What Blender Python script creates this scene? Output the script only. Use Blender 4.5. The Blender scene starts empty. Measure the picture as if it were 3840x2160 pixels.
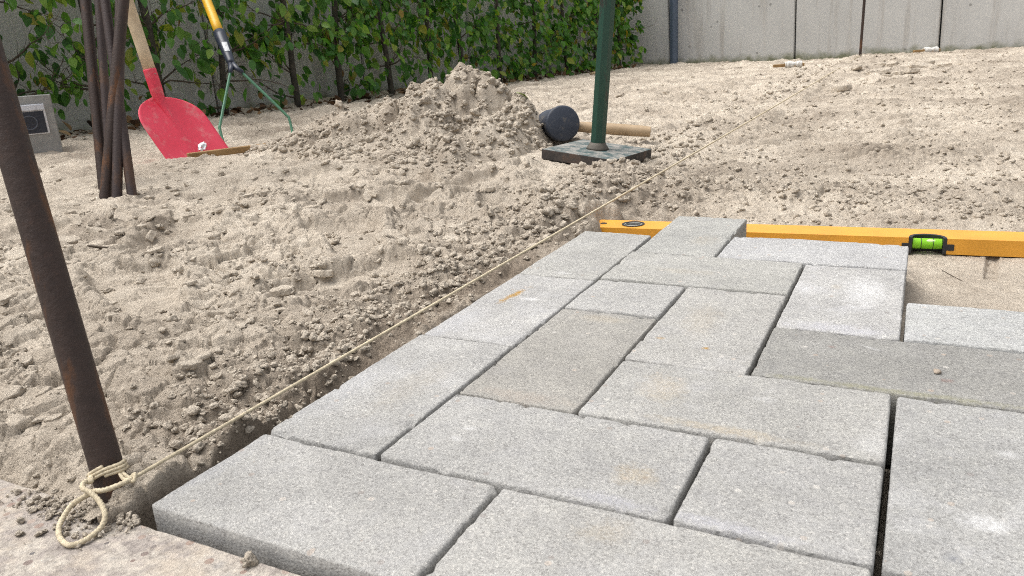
import bpy, bmesh, math, random
import numpy as np
from mathutils import Vector, Matrix

random.seed(7)
rng = np.random.default_rng(7)
scene = bpy.context.scene
COL = scene.collection
U = 0.1                                   # layout unit: one short paver side, 10 cm

# ------------------------------------------------------------------ camera, sky, sun, exposure
cam_d = bpy.data.cameras.new("camera")
cam_d.sensor_width = 36.0
cam_d.lens = 36.0 * 2930.0 / 3840.0
cam_d.clip_start = 0.01
cam_d.clip_end = 400.0
cam_d.dof.use_dof = True
cam_d.dof.focus_distance = 0.95
cam_d.dof.aperture_fstop = 26.0
cam = bpy.data.objects.new("camera", cam_d)
COL.objects.link(cam)
scene.camera = cam
_p, _r, _y = math.radians(17.59), math.radians(-3.65), math.radians(-27.87)
FW = np.array([math.sin(_y) * math.cos(_p), math.cos(_y) * math.cos(_p), -math.sin(_p)])
_R0 = np.array([math.cos(_y), -math.sin(_y), 0.0])
_U0 = np.cross(_R0, FW)
_RT = _R0 * math.cos(_r) + _U0 * math.sin(_r)
_UP = -_R0 * math.sin(_r) + _U0 * math.cos(_r)
CAM = np.array([0.4112, -0.2702, 0.2652])
cam.matrix_world = Matrix(((_RT[0], _UP[0], -FW[0], CAM[0]), (_RT[1], _UP[1], -FW[1], CAM[1]),
                           (_RT[2], _UP[2], -FW[2], CAM[2]), (0, 0, 0, 1)))
HEAD = np.array([math.sin(_y), math.cos(_y)])      # horizontal heading of the view
SIDE = np.array([math.cos(_y), -math.sin(_y)])

SUN_EL, SUN_AZ = math.radians(66), math.radians(252)
world = bpy.data.worlds.new("World")
scene.world = world
world.use_nodes = True
wn = world.node_tree
wn.nodes.clear()
sky = wn.nodes.new("ShaderNodeTexSky")
sky.sky_type = 'NISHITA'
sky.sun_disc = False
sky.sun_elevation = SUN_EL
sky.sun_rotation = SUN_AZ
sky.air_density = 1.0
sky.dust_density = 6.0
hs = wn.nodes.new("ShaderNodeHueSaturation")          # cloud cover: the blue is greyed out
hs.inputs["Saturation"].default_value = 0.18
bg = wn.nodes.new("ShaderNodeBackground")
bg.inputs[1].default_value = 0.14
wo = wn.nodes.new("ShaderNodeOutputWorld")
wn.links.new(sky.outputs[0], hs.inputs["Color"])
wn.links.new(hs.outputs[0], bg.inputs[0])
wn.links.new(bg.outputs[0], wo.inputs[0])

sun_d = bpy.data.lights.new("sun", 'SUN')
sun_d.energy = 1.2
sun_d.angle = math.radians(50)
sun_d.color = (1.0, 0.96, 0.9)
sun = bpy.data.objects.new("sun", sun_d)
COL.objects.link(sun)
sd = Vector((math.sin(SUN_AZ) * math.cos(SUN_EL), math.cos(SUN_AZ) * math.cos(SUN_EL), math.sin(SUN_EL)))
sun.rotation_euler = sd.to_track_quat('Z', 'Y').to_euler()

scene.view_settings.view_transform = 'Standard'
scene.view_settings.look = 'None'
scene.view_settings.gamma = 1.0
scene.view_settings.use_curve_mapping = False
scene.view_settings.exposure = 0.6
scene.render.engine = 'CYCLES'
scene.cycles.max_bounces = 5
scene.cycles.diffuse_bounces = 3
scene.cycles.use_denoising = False
scene.cycles.sampling_pattern = 'BLUE_NOISE'
scene.cycles.filter_width = 1.0
scene.cycles.denoiser = 'OPENIMAGEDENOISE'
scene.cycles.denoising_input_passes = 'RGB_ALBEDO_NORMAL'

# ------------------------------------------------------------------ helpers: naming
def tag(o, label=None, cat=None, group=None, kind=None):
    if label: o["label"] = label
    if cat: o["category"] = cat
    if group: o["group"] = group
    if kind: o["kind"] = kind
    return o

def empty(name, loc=(0, 0, 0)):
    o = bpy.data.objects.new(name, None)
    o.empty_display_size = 0.05
    o.location = loc
    COL.objects.link(o)
    return o

def link(name, me, parent=None):
    o = bpy.data.objects.new(name, me)
    COL.objects.link(o)
    if parent is not None:
        o.parent = parent
        o.matrix_parent_inverse = Matrix.Translation(-Vector(parent.location)) if parent.type == 'EMPTY' else parent.matrix_basis.inverted()
    return o

# ------------------------------------------------------------------ helpers: mesh
class MB:
    def __init__(s):
        s.v, s.f = [], []
    def add(s, vs, fs):
        b = len(s.v)
        s.v += [tuple(p) for p in vs]
        s.f += [tuple(b + i for i in f) for f in fs]
        return s
    def box(s, lo, hi, M=None):
        x0, y0, z0 = lo; x1, y1, z1 = hi
        vs = [Vector(p) for p in ((x0,y0,z0),(x1,y0,z0),(x1,y1,z0),(x0,y1,z0),(x0,y0,z1),(x1,y0,z1),(x1,y1,z1),(x0,y1,z1))]
        if M is not None: vs = [M @ p for p in vs]
        return s.add(vs, [(3,2,1,0),(4,5,6,7),(0,1,5,4),(1,2,6,5),(2,3,7,6),(3,0,4,7)])
    def tube(s, pts, rad, seg=12, cap=True, lobes=0, twist=0.0, depth=0.0):
        pts = [Vector(p) for p in pts]
        n = len(pts)
        if not hasattr(rad, '__len__'): rad = [rad] * n
        t0 = (pts[1] - pts[0]).normalized()
        nrm = t0.orthogonal().normalized()
        vs, fs, acc = [], [], 0.0
        for i, p in enumerate(pts):
            t = ((pts[min(i+1, n-1)] - pts[max(i-1, 0)])).normalized()
            nrm = (nrm - t * nrm.dot(t)).normalized()
            bn = t.cross(nrm)
            if i: acc += (p - pts[i-1]).length
            for k in range(seg):
                a = 2 * math.pi * k / seg
                r = rad[i]
                if lobes: r *= 1 - depth + depth * abs(math.cos((a - acc * twist) * lobes / 2))
                vs.append(p + (nrm * math.cos(a) + bn * math.sin(a)) * r)
        for i in range(n - 1):
            for k in range(seg):
                a, b = i * seg + k, i * seg + (k + 1) % seg
                fs.append((a, b, b + seg, a + seg))
        if cap:
            fs.append(tuple(range(seg - 1, -1, -1)))
            fs.append(tuple(range((n - 1) * seg, n * seg)))
        return s.add(vs, fs)
    def build(s, name, mat, parent=None, smooth=False, bevel=0.0, auto=None):
        me = bpy.data.meshes.new(name)
        me.from_pydata([tuple(p) for p in s.v], [], s.f)
        if bevel > 0:
            bm = bmesh.new(); bm.from_mesh(me)
            bmesh.ops.bevel(bm, geom=[e for e in bm.edges if e.is_manifold and e.calc_face_angle(0) > 0.6], offset=bevel, segments=2, affect='EDGES', profile=0.6)
            bm.to_mesh(me); bm.free()
        me.materials.append(mat)
        if smooth:
            me.polygons.foreach_set("use_smooth", [True] * len(me.polygons))
            if auto: me.set_sharp_from_angle(angle=auto)
        me.update()
        return link(name, me, parent)

def frame(o, x, y, z):
    return Matrix(((x[0], y[0], z[0], o[0]), (x[1], y[1], z[1], o[1]), (x[2], y[2], z[2], o[2]), (0, 0, 0, 1)))

def spline(pts, n):
    P = np.array(pts, float); m = len(P); out = []
    for i in range(m - 1):
        p0, p1, p2, p3 = P[max(i-1, 0)], P[i], P[i+1], P[min(i+2, m-1)]
        for k in range(n):
            t = k / n
            out.append(0.5 * ((2*p1) + (p2-p0)*t + (2*p0-5*p1+4*p2-p3)*t*t + (-p0+3*p1-3*p2+p3)*t**3))
    out.append(P[-1])
    return out

# ------------------------------------------------------------------ helpers: noise in numpy
def _h(ix, iy, seed):
    h = (ix.astype(np.int64) * 374761393 + iy.astype(np.int64) * 668265263 + seed * 1442695041) & 0xFFFFFFFF
    h = ((h ^ (h >> 13)) * 1274126177) & 0xFFFFFFFF
    h = ((h ^ (h >> 16)) * 2246822519) & 0xFFFFFFFF
    return ((h ^ (h >> 15)) & 0xFFFFFF) / float(0x1000000)

def perlin(x, y, seed=0):
    ix, iy = np.floor(x), np.floor(y)
    fx, fy = x - ix, y - iy
    u, v = fx*fx*fx*(fx*(fx*6-15)+10), fy*fy*fy*(fy*(fy*6-15)+10)
    def gr(ox, oy):
        a = _h(ix + ox, iy + oy, seed) * 6.2831853
        return np.cos(a) * (fx - ox) + np.sin(a) * (fy - oy)
    a, b = gr(0, 0), gr(1, 0)
    c, d = gr(0, 1), gr(1, 1)
    return 1.5 * ((a + (b - a) * u) * (1 - v) + (c + (d - c) * u) * v)

def fbm(x, y, seed=0, oct=4, gain=0.5):
    s, a = 0, 1.0
    for i in range(oct):
        s = s + a * perlin(x * 2**i + 17.3*i, y * 2**i - 9.1*i, seed + i); a *= gain
    return s

def worley(x, y, seed=0):
    ix, iy = np.floor(x), np.floor(y)
    f1 = np.full(x.shape, 9.0); f2 = np.full(x.shape, 9.0)
    cid = np.zeros(x.shape); cx = np.zeros(x.shape); cy = np.zeros(x.shape)
    for ox in (-1, 0, 1):
        for oy in (-1, 0, 1):
            gx, gy = ix + ox, iy + oy
            px, py = gx + _h(gx, gy, seed), gy + _h(gx, gy, seed + 71)
            d = np.hypot(px - x, py - y)
            near = d < f1
            f2 = np.where(near, f1, np.minimum(f2, d))
            cid = np.where(near, _h(gx, gy, seed + 133), cid)
            cx = np.where(near, px, cx); cy = np.where(near, py, cy)
            f1 = np.where(near, d, f1)
    return f1, f2, cid, cx, cy

def sst(a, b, x):
    t = np.clip((x - a) / (b - a), 0, 1)
    return t * t * (3 - 2 * t)

def billow(x, y, scale, seed, oct=3, gain=0.5):
    """cauliflower crumbs: round tops parted by sharp creases, 0..1"""
    s, a, tot = 0, 1.0, 0.0
    for i in range(oct):
        s = s + a * np.minimum(1, np.abs(perlin(x / scale * 2**i + 5.7 * i, y / scale * 2**i - 3.3 * i, seed + i)) * 1.6)**0.7
        tot += a; a *= gain
    return s / tot

def bubbles(x, y, scale, seed):
    f1, f2, cid, _, _ = worley(x / scale, y / scale, seed)
    r = 0.35 + 0.4 * cid
    return np.sqrt(np.clip(1 - (f1 / r)**2, 0, 1)) * (0.4 + 0.6 * cid)

# ------------------------------------------------------------------ helpers: materials
def mat(name):
    m = bpy.data.materials.new(name); m.use_nodes = True
    nt = m.node_tree; b = nt.nodes["Principled BSDF"]
    return m, nt, b

class N:
    def __init__(s, nt): s.nt = nt
    def new(s, t, **kw):
        n = s.nt.nodes.new(t)
        for k, v in kw.items():
            if k in n.inputs: n.inputs[k].default_value = v
            else: setattr(n, k, v)
        return n
    def l(s, a, b): s.nt.links.new(a, b)
    def coord(s, kind="Object"):
        return s.new("ShaderNodeTexCoord").outputs[kind]
    def noise(s, scale, detail=4.0, rough=0.55, vec=None, mapscale=None, dist=0.0):
        vec = vec if vec is not None else s.coord()
        if mapscale:
            mp = s.new("ShaderNodeMapping"); mp.inputs["Scale"].default_value = mapscale
            s.l(vec, mp.inputs[0]); vec = mp.outputs[0]
        n = s.new("ShaderNodeTexNoise"); n.inputs["Scale"].default_value = scale
        n.inputs["Detail"].default_value = detail; n.inputs["Roughness"].default_value = rough; n.inputs["Distortion"].default_value = dist
        s.l(vec, n.inputs["Vector"]); return n.outputs["Fac"]
    def ramp(s, fac, stops):
        r = s.new("ShaderNodeValToRGB"); e = r.color_ramp.elements
        while len(e) < len(stops): e.new(0.5)
        for k, (p, c) in enumerate(stops):
            e[k].position = p; e[k].color = (*c, 1) if len(c) == 3 else c
        s.l(fac, r.inputs[0]); return r.outputs[0]
    def mix(s, fac, a, b, blend='MIX'):
        m = s.new("ShaderNodeMix", data_type='RGBA', blend_type=blend)
        for sock, val in ((m.inputs[0], fac), (m.inputs[6], a), (m.inputs[7], b)):
            if hasattr(val, 'links'): s.l(val, sock)
            else: sock.default_value = val if not isinstance(val, tuple) else (*val, 1)
        return m.outputs[2]
    def math(s, op, a, b=None, clamp=False):
        m = s.new("ShaderNodeMath", operation=op, use_clamp=clamp)
        for sock, val in ((m.inputs[0], a), (m.inputs[1], b)):
            if val is None: continue
            if hasattr(val, 'links'): s.l(val, sock)
            else: sock.default_value = val
        return m.outputs[0]
    def bump(s, h, dist, strength=1.0, prev=None):
        b = s.new("ShaderNodeBump"); b.inputs["Distance"].default_value = dist; b.inputs["Strength"].default_value = strength
        s.l(h, b.inputs["Height"])
        if prev is not None: s.l(prev, b.inputs["Normal"])
        return b.outputs[0]
    def mapr(s, v, a, b, c=0.0, d=1.0):
        m = s.new("ShaderNodeMapRange"); s.l(v, m.inputs[0])
        for k, x in zip((1, 2, 3, 4), (a, b, c, d)): m.inputs[k].default_value = x
        return m.outputs[0]

def rand_obj(n): return n.new("ShaderNodeObjectInfo").outputs["Random"]

def sand_material(name, attr=False, inst=False):
    m, nt, b = mat(name); n = N(nt)
    co = n.new("ShaderNodeNewGeometry").outputs["Position"]
    big = n.noise(3.2, 5, 0.6, co)
    mid = n.noise(38, 5, 0.65, co)
    fin = n.noise(430, 4, 0.8, co)
    dry = n.ramp(mid, [(0.25, (0.515, 0.447, 0.362)), (0.75, (0.655, 0.585, 0.49))])
    wet = n.ramp(mid, [(0.25, (0.205, 0.165, 0.127)), (0.75, (0.31, 0.26, 0.208))])
    w = n.mapr(big, 0.40, 0.68)
    w = n.math('ADD', w, n.mapr(n.noise(85, 4, 0.7, co), 0.5, 0.72, 0.0, 0.32), True)
    if attr:
        a = n.new("ShaderNodeAttribute", attribute_name="moist")
        w = n.math('ADD', n.math('MULTIPLY', w, 0.6), a.outputs["Fac"], True)
    elif inst:
        w = n.math('ADD', n.math('MULTIPLY', w, 0.2), n.math('MULTIPLY', n.new("ShaderNodeObjectInfo").outputs["Random"], 0.14), True)
    c = n.mix(w, dry, wet)
    c = n.mix(0.85, c, n.ramp(fin, [(0.3, (0.55, 0.53, 0.51)), (0.5, (1, 1, 1)), (0.72, (1.2, 1.18, 1.15))]), 'MULTIPLY')
    n.l(c, b.inputs["Base Color"])
    b.inputs["Roughness"].default_value = 0.95
    b.inputs["Specular IOR Level"].default_value = 0.15
    n1 = n.bump(n.noise(130, 5, 0.75, co), 0.006, 0.8)
    n2 = n.bump(n.noise(620, 3, 0.7, co), 0.0016, 0.9, n1)
    n.l(n2, b.inputs["Normal"])
    return m

def flat_material(name, col, rough=0.5, metal=0.0, var=0.15, scale=40, bumpd=0.0, spec=0.5):
    m, nt, b = mat(name); n = N(nt)
    f = n.noise(scale, 5, 0.6)
    lo = tuple(c * (1 - var) for c in col); hi = tuple(min(1, c * (1 + var)) for c in col)
    n.l(n.ramp(f, [(0.3, lo), (0.7, hi)]), b.inputs["Base Color"])
    b.inputs["Roughness"].default_value = rough; b.inputs["Metallic"].default_value = metal
    b.inputs["Specular IOR Level"].default_value = spec
    if bumpd: n.l(n.bump(n.noise(scale * 6, 4, 0.7), bumpd, 0.8), b.inputs["Normal"])
    return m

def rust_material(name, base=(0.055, 0.036, 0.03), warm=(0.15, 0.062, 0.022)):
    m, nt, b = mat(name); n = N(nt)
    f = n.noise(14, 7, 0.62, None, (2.2, 2.2, 0.5))
    g = n.noise(160, 5, 0.7)
    c = n.ramp(f, [(0.35, tuple(x * 0.75 for x in base)), (0.55, base), (0.66, warm), (0.78, tuple(x * 1.2 for x in base))])
    c = n.mix(0.7, c, n.ramp(g, [(0.3, (0.6, 0.6, 0.6)), (0.6, (1, 1, 1)), (0.74, (1.7, 1.6, 1.5))]), 'MULTIPLY')
    n.l(c, b.inputs["Base Color"])
    n.l(n.mapr(g, 0.3, 0.7, 0.45, 0.7), b.inputs["Roughness"])
    b.inputs["Metallic"].default_value = 0.25
    n.l(n.bump(n.noise(220, 4, 0.7), 0.0012, 0.7), b.inputs["Normal"])
    return m

def wood_material(name, lo, hi, stretch=(30, 30, 1.2)):
    m, nt, b = mat(name); n = N(nt)
    f = n.noise(9, 6, 0.65, None, stretch)
    g = n.noise(30, 4, 0.6)
    c = n.ramp(f, [(0.3, lo), (0.7, hi)])
    c = n.mix(0.4, c, n.ramp(g, [(0.35, (0.7, 0.68, 0.64)), (0.6, (1.08, 1.08, 1.08))]), 'MULTIPLY')
    n.l(c, b.inputs["Base Color"]); b.inputs["Roughness"].default_value = 0.62
    n.l(n.bump(f, 0.001, 0.5), b.inputs["Normal"])
    return m

M_SAND = sand_material("sand", attr=True)
M_CLOD = sand_material("sand_clod", inst=True)
M_RUST = rust_material("rusty_steel")
M_RUST2 = rust_material("dark_rusty_steel", (0.06, 0.042, 0.04), (0.1, 0.055, 0.035))

# ------------------------------------------------------------------ the sand: height of the ground (metres)
PILE_U = np.array([-8.6, -7.6, -6.9, -5.63, -4.82, -4.02, -3.33, -2.75, -2.4, -1.95, -1.38, -0.99, -0.61, -0.06, 0.6, 0.85, 1.0, 1.25, 2.2]) * U
PILE_H = np.array([0.0, 0.05, 0.2, 0.52, 0.84, 1.12, 1.34, 1.6, 1.78, 1.84, 1.96, 2.0, 1.72, 1.56, 1.4, 1.0, 0.62, 0.3, 0.0]) * U
def pile_height(x, y):
    dx, dy = x - CAM[0], y - CAM[1]
    u = dx * SIDE[0] + dy * SIDE[1]; v = dx * HEAD[0] + dy * HEAD[1]
    u = u + 0.03 * perlin(x * 9, y * 9, 91)
    h = np.interp(u, PILE_U, PILE_H)
    run = np.interp(u, np.array([-8, -5.5, -3, -1, 0.3, 1.2]) * U, np.array([1.5, 2.2, 5.2, 5.8, 4.4, 2.6]) * U)
    t = (2.26 - v)
    t = np.where(t > 0, t / run, -t / 0.36)
    t = t + 0.07 * perlin(x * 7, y * 7, 92)
    prof = np.clip(1 - t, 0, 1)
    prof = np.where(prof < 0.5, 0.62 * prof**1.15 * 2**0.15, 0)+ np.where(prof >= 0.5, 0.31 + (prof - 0.5) * 1.38, 0)
    prof = np.clip(prof, 0, 1)
    return h * prof

def treads(x, y):
    """boot prints pressed into the trodden sand: (x, y, heading, length)"""
    z = np.zeros_like(x)
    for (px, py, a, L, d) in PRINTS:
        c, s = math.cos(a), math.sin(a)
        lx = (x - px) * c + (y - py) * s; ly = -(x - px) * s + (y - py) * c
        w = L * 0.19 * (1 + 0.25 * np.sin(lx / L * 5 + 0.6))
        inside = sst(1.05, 0.66, np.maximum(np.abs(lx) / (L / 2), np.abs(ly) / w))
        inside = np.maximum(0, inside)
        lug = sst(-0.2, 0.2, np.sin(lx * 2 * math.pi / 0.024 + 1.6 * np.abs(ly) / 0.03 + 2.5 * perlin(x * 30, y * 30, 88))) * sst(-0.1, 0.3, perlin(x * 9, y * 9, 89))
        rim = sst(1.5, 1.0, np.maximum(np.abs(lx) / (L / 2), np.abs(ly) / w)) * (1 - inside)
        z += -inside * (1.35 * d + 0.004 * lug) + rim * d * 0.7
    return z
PRINTS = [(-0.33, 0.62, 2.4, 0.27, 0.012), (-0.47, 0.86, 0.5, 0.27, 0.010), (-0.62, 0.55, 2.0, 0.26, 0.011), (-0.80, 0.83, 2.9, 0.27, 0.010),
          (-0.36, 1.02, 1.2, 0.27, 0.012), (-0.24, 1.22, 2.7, 0.26, 0.012), (-0.56, 1.10, 2.5, 0.28, 0.010), (-0.90, 0.45, 1.2, 0.26, 0.008),
          (-0.2, 0.45, 0.9, 0.22, 0.010), (-0.42, 0.33, 2.6, 0.26, 0.010), (-0.18, 0.86, 2.2, 0.22, 0.012), (-0.75, 1.10, 0.3, 0.27, 0.01),
          (-0.02, 2.30, 1.8, 0.27, 0.010), (-0.2, 2.05, 0.8, 0.27, 0.008), (-1.1, 0.62, 2.2, 0.27, 0.006), (0.35, 3.6, 0.4, 0.28, 0.012), (0.62, 4.3, 0.2, 0.5, 0.014)]

def sand_height(x, y, detail=True):
    """returns z, bank mask, crumb mask, moisture"""
    wob = perlin(x * 11, y * 11, 5)
    xcut = -0.017 - 0.034 * sst(0.10, 0.40, y) - 0.03 * sst(1.0, 1.6, y) + 0.012 * wob * sst(0.08, 0.3, y) + 0.02 * perlin(x * 30, y * 30, 6) * sst(0.1, 0.35, y)
    d = x - xcut
    w = 0.003 + 0.030 * sst(0.10, 0.4, y) + 0.03 * sst(1.0, 1.7, y)
    bank = sst(w, -w, d)
    left = sst(0.1, 0.8, -x)
    zb = 0.006 + 0.000 * left - 0.022 * sst(1.1, 2.0, y) * (1 - 0.6 * sst(0.6, 1.6, -x)) - 0.006 * sst(3.5, 5.5, y)
    zb = zb + 0.016 * sst(1.75, 2.4, -x) * sst(4.8, 3.0, y)
    # sand drops away in a ragged crack along the old slabs
    zb = zb - 0.022 * sst(0.035, 0.0, y + 0.012 * wob) * sst(-0.035, -0.05, x) - 0.008 * sst(0.16, 0.03, y) 
    bed = -0.060 + 0.034 * sst(1.2, 2.6, y) + 0.022 * sst(3.0, 4.2, y) - 0.014 * sst(5.0, 6.2, y)
    low = fbm(x * 4.2, y * 4.2, 11, 3)
    bed = bed - 0.014 * np.exp(-(x / 0.16)**2) * sst(1.7, 2.2, y) * sst(4.4, 3.6, y)
    zb = zb - 0.007 * sst(-0.16, -0.02, x) * sst(0.06, 0.22, y) * sst(1.3, 0.9, y)
    zb = zb + (0.011 * low + 0.006 * fbm(x * 11, y * 11, 14, 2)) * sst(0.0, 0.25, y)
    smooth_pad = sst(0.40, 0.44, x) * sst(1.0, 0.93, y)               # screeded strip beside the level
    bed = bed + (1 - smooth_pad) * (0.007 * low * sst(0.9, 1.3, y) + 0.012 * fbm(x * 1.7, y * 1.7, 13, 2) * sst(1.5, 2.5, y))
    tamp = sst(0.24, 0.13, np.hypot(x + 0.257, y - 1.468))
    zb = zb * (1 - tamp) + (-0.0165 - 0.1035 * (x + 0.257)) * tamp
    bed = bed + 0.036 * sst(0.012, -0.014, x) * sst(0.10, 0.24, y) * sst(0.84, 0.70, y)
    z = bed * (1 - bank) + zb * bank
    moist = np.zeros_like(x); crumb = np.zeros_like(x)
    if not detail:
        return z, bank, crumb, moist
    dist = np.abs(d)
    strip = np.exp(-(dist / (0.11 + 0.06 * sst(0.2, 0.8, y)))**2) * sst(0.03, 0.09, y)
    patch = sst(0.05, 0.5, fbm(x * 5.5 + 3, y * 5.5, 21, 3))
    crumbA = np.clip(np.maximum(strip, patch * 0.42 * sst(2.0, 0.5, -x)), 0, 1)
    apron = sst(0.0, 0.02, pile_height(x, y))
    crumbA = np.maximum(crumbA, apron)
    wx, wy = x + 0.010 * perlin(x * 38, y * 38, 31) + 0.004 * perlin(x * 110, y * 110, 33), y + 0.010 * perlin(x * 38, y * 38, 32) + 0.004 * perlin(x * 110, y * 110, 34)
    # plates of trodden, broken crust
    f1, f2, cid, cx, cy = worley(wx / 0.062, wy / 0.062, 41)
    tx, ty = _h(np.floor(cx * 7), np.floor(cy * 7), 5) - 0.5, _h(np.floor(cx * 7), np.floor(cy * 7), 6) - 0.5
    pl = (cid - 0.5) * 0.009 + (tx * (wx / 0.062 - cx) + ty * (wy / 0.062 - cy)) * 0.009 - 0.005 * sst(0.09, 0.0, f2 - f1)
    f1b, f2b, cidb, cxb, cyb = worley(wx / 0.026, wy / 0.026, 42)
    pl2 = (cidb - 0.5) * 0.0055 - 0.0025 * sst(0.12, 0.0, f2b - f1b)
    calm = 1 - 0.6 * sst(0.5, 1.1, -x) * sst(2.2, 1.2, y)
    plates = (pl * 0.8 + pl2) * calm
    bub = 0.021 * billow(wx, wy, 0.070, 51, 4, 0.45) + 0.007 * bubbles(wx + 5, wy, 0.030, 52) - 0.011
    fine = 0.0026 * (billow(x, y, 0.012, 61, 3, 0.6) - 0.5)
    tr = treads(x, y)
    pressed = sst(-0.004, -0.010, tr)
    hA = plates * 1.5 * (1 - 0.7 * crumbA) * (1 - 0.75 * pressed) + tr * (1 - 0.5 * strip) + (bub - 0.006) * crumbA * 1.15 * (1 - 0.8 * pressed * (1 - strip)) + fine * (0.5 + 0.8 * crumbA) + 0.0042 * fbm(x * 28, y * 28, 62, 3) * (1 - 0.8 * pressed)
    hA = hA * (1 - 0.75 * tamp)
    # bed: raked, streaky crumbs, with clumpy ridges behind the level
    a = math.radians(22)
    rx, ry = (x * math.cos(a) + y * math.sin(a)), (-x * math.sin(a) + y * math.cos(a))
    rx2, ry2 = rx + 0.02 * perlin(x * 20, y * 20, 71), ry + 0.008 * perlin(x * 26, y * 26, 72)
    clump = sst(-0.25, 0.35, fbm(x * 3.4, y * 6.5, 73, 3))
    ridge = np.exp(-((y - 1.22 - 0.05 * low) / 0.14)**2) + 0.6 * np.exp(-(d / 0.12)**2) * sst(0.9, 1.2, y)
    st = 0.014 * billow(rx2 / 2.2, ry2, 0.040, 74, 3, 0.5) + 0.007 * bubbles(rx2 / 1.7, ry2 + 2, 0.028, 75) * clump + 0.0045 * bubbles(x, y, 0.012, 76)
    hB = (st * (0.55 + 0.55 * clump) + (0.020 * billow(wx, wy, 0.065, 77, 4, 0.5)) * np.clip(ridge, 0, 1)
          + 0.006 * fbm(rx * 7, ry * 26, 79, 3) * sst(1.3, 1.8, y) + fine
          + 0.0042 * np.sin(((x - CAM[0]) * HEAD[0] + (y - CAM[1]) * HEAD[1]) * 2 * math.pi / 0.042 + 2.2 * fbm(x * 6, y * 6, 85, 2)) * sst(1.35, 1.6, y) * sst(4.2, 3.0, y) * sst(-0.2, 0.3, fbm(x * 2.2, y * 2.2, 86, 2)))
    hpad = 0.0007 * fbm(x * 60, y * 60, 81, 4, 0.6) - (0.008 + 0.004 * perlin(x * 120, y * 120, 83)) * sst(0.0085, 0.005, np.abs(x - 0.5095 - 0.08 * (y - 0.838))) * sst(0.836, 0.842, y) - 0.0022 * sst(0.25, 0.6, fbm(x * 45, y * 70, 84, 3)) * sst(0.78, 0.80, y)
    under = sst(0.0, -0.03, x - 0.42) * sst(0.90, 0.80, y) * sst(-0.014, 0.0, x)
    hB = hB * (1 - smooth_pad) + hpad * smooth_pad
    hB = hB * (1 - under) - 0.004 * under
    band = sst(0.85, 0.88, y) * sst(0.07, 0.0, y - (0.965 + 0.078 * x)) * (1 - smooth_pad)
    hB = hB * (1 - band) - 0.004 * band
    z = z + hA * bank + hB * (1 - bank)
    crumb = crumbA * bank + (0.35 * clump + 0.65 * np.clip(ridge, 0, 1)) * (1 - bank) * (1 - smooth_pad) * (1 - under) * (1 - band)
    face = bank * (1 - bank) * 4
    moist = np.clip((0.5 + 0.3 * sst(0.45, 0.15, y)) * strip * sst(1.8, 0.5, y) + 0.85 * face * sst(0.9, 0.2, y) + 0.20 * (1 - bank) * sst(0.9, 1.4, y) * clump + 0.32 * apron * patch
                    + 0.25 * patch * bank * sst(0.25, -0.2, x + 0.4), 0, 1)
    return z, bank, crumb, moist

def grid_mesh(name, X, Y, Z, keep, material, moist):
    nr, nc = X.shape
    idx = np.arange(nr * nc).reshape(nr, nc)
    q = np.stack([idx[:-1, :-1], idx[:-1, 1:], idx[1:, 1:], idx[1:, :-1]], -1).reshape(-1, 4)
    k = (keep[:-1, :-1] | keep[:-1, 1:] | keep[1:, 1:] | keep[1:, :-1]).reshape(-1)
    q = q[k]
    used = np.unique(q)
    remap = -np.ones(nr * nc, np.int64); remap[used] = np.arange(len(used))
    q = remap[q]
    co = np.stack([X, Y, Z], -1).reshape(-1, 3)[used].astype(np.float32)
    me = bpy.data.meshes.new(name)
    me.vertices.add(len(co)); me.vertices.foreach_set("co", co.ravel())
    me.loops.add(q.size); me.loops.foreach_set("vertex_index", q.ravel().astype(np.int32))
    me.polygons.add(len(q))
    me.polygons.foreach_set("loop_start", np.arange(0, q.size, 4, dtype=np.int32))
    me.polygons.foreach_set("loop_total", np.full(len(q), 4, np.int32))
    me.polygons.foreach_set("use_smooth", np.ones(len(q), bool))
    me.materials.append(material)
    at = me.attributes.new("moist", 'FLOAT', 'POINT'); at.data.foreach_set("value", moist.reshape(-1)[used].astype(np.float32))
    me.update(); me.validate()
    return me

# walls that bound the plot (used to trim the sand)
LW_A, LW_B = np.array([-2.96, 0.6]), np.array([-2.06, 6.46])       # left wall foot line
def left_of_wall(x, y):
    t = (y - LW_A[1]) / (LW_B[1] - LW_A[1])
    return x < LW_A[0] + t * (LW_B[0] - LW_A[0]) - 0.1

th = np.concatenate([np.radians(np.linspace(-62, -43, 60, endpoint=False)), np.radians(np.linspace(-43, 41, 860, endpoint=False)), np.radians(np.linspace(41, 60, 60))])
r = np.exp(np.concatenate([np.arange(math.log(0.28), math.log(1.4), 0.0028), np.arange(math.log(1.4), math.log(7.9), 0.0025)]))
RR, TT = np.meshgrid(r, th, indexing='ij')
GX = CAM[0] + RR * (np.cos(TT) * HEAD[0] + np.sin(TT) * SIDE[0])
GY = CAM[1] + RR * (np.cos(TT) * HEAD[1] + np.sin(TT) * SIDE[1])
keep = (GY > -0.02) & (GY < 6.6) & ~left_of_wall(GX, GY) & ~((GX > 0.035) & (GY < 0.62) & (GX < 0.405)) & ~((GX > 0.40) & (GY < 0.50))
kd = keep.copy()
kd[1:] |= keep[:-1]; kd[:-1] |= keep[1:]; kd[:, 1:] |= kd[:, :-1]; kd[:, :-1] |= kd[:, 1:]
GZ = np.zeros_like(GX); GM = np.zeros_like(GX)
gx, gy = GX[kd], GY[kd]
GZ[kd], _gb, _gc, GM[kd] = sand_height(gx, gy)
sh = 0.0022 * _gc + 0.0006
GX[kd] = gx + sh * (perlin(gx * 75, gy * 75, 201) + 0.6 * perlin(gx * 160, gy * 160, 203))
GY[kd] = gy + sh * (perlin(gx * 75, gy * 75, 202) + 0.6 * perlin(gx * 160, gy * 160, 204)) * (gy > 0.01)
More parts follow.
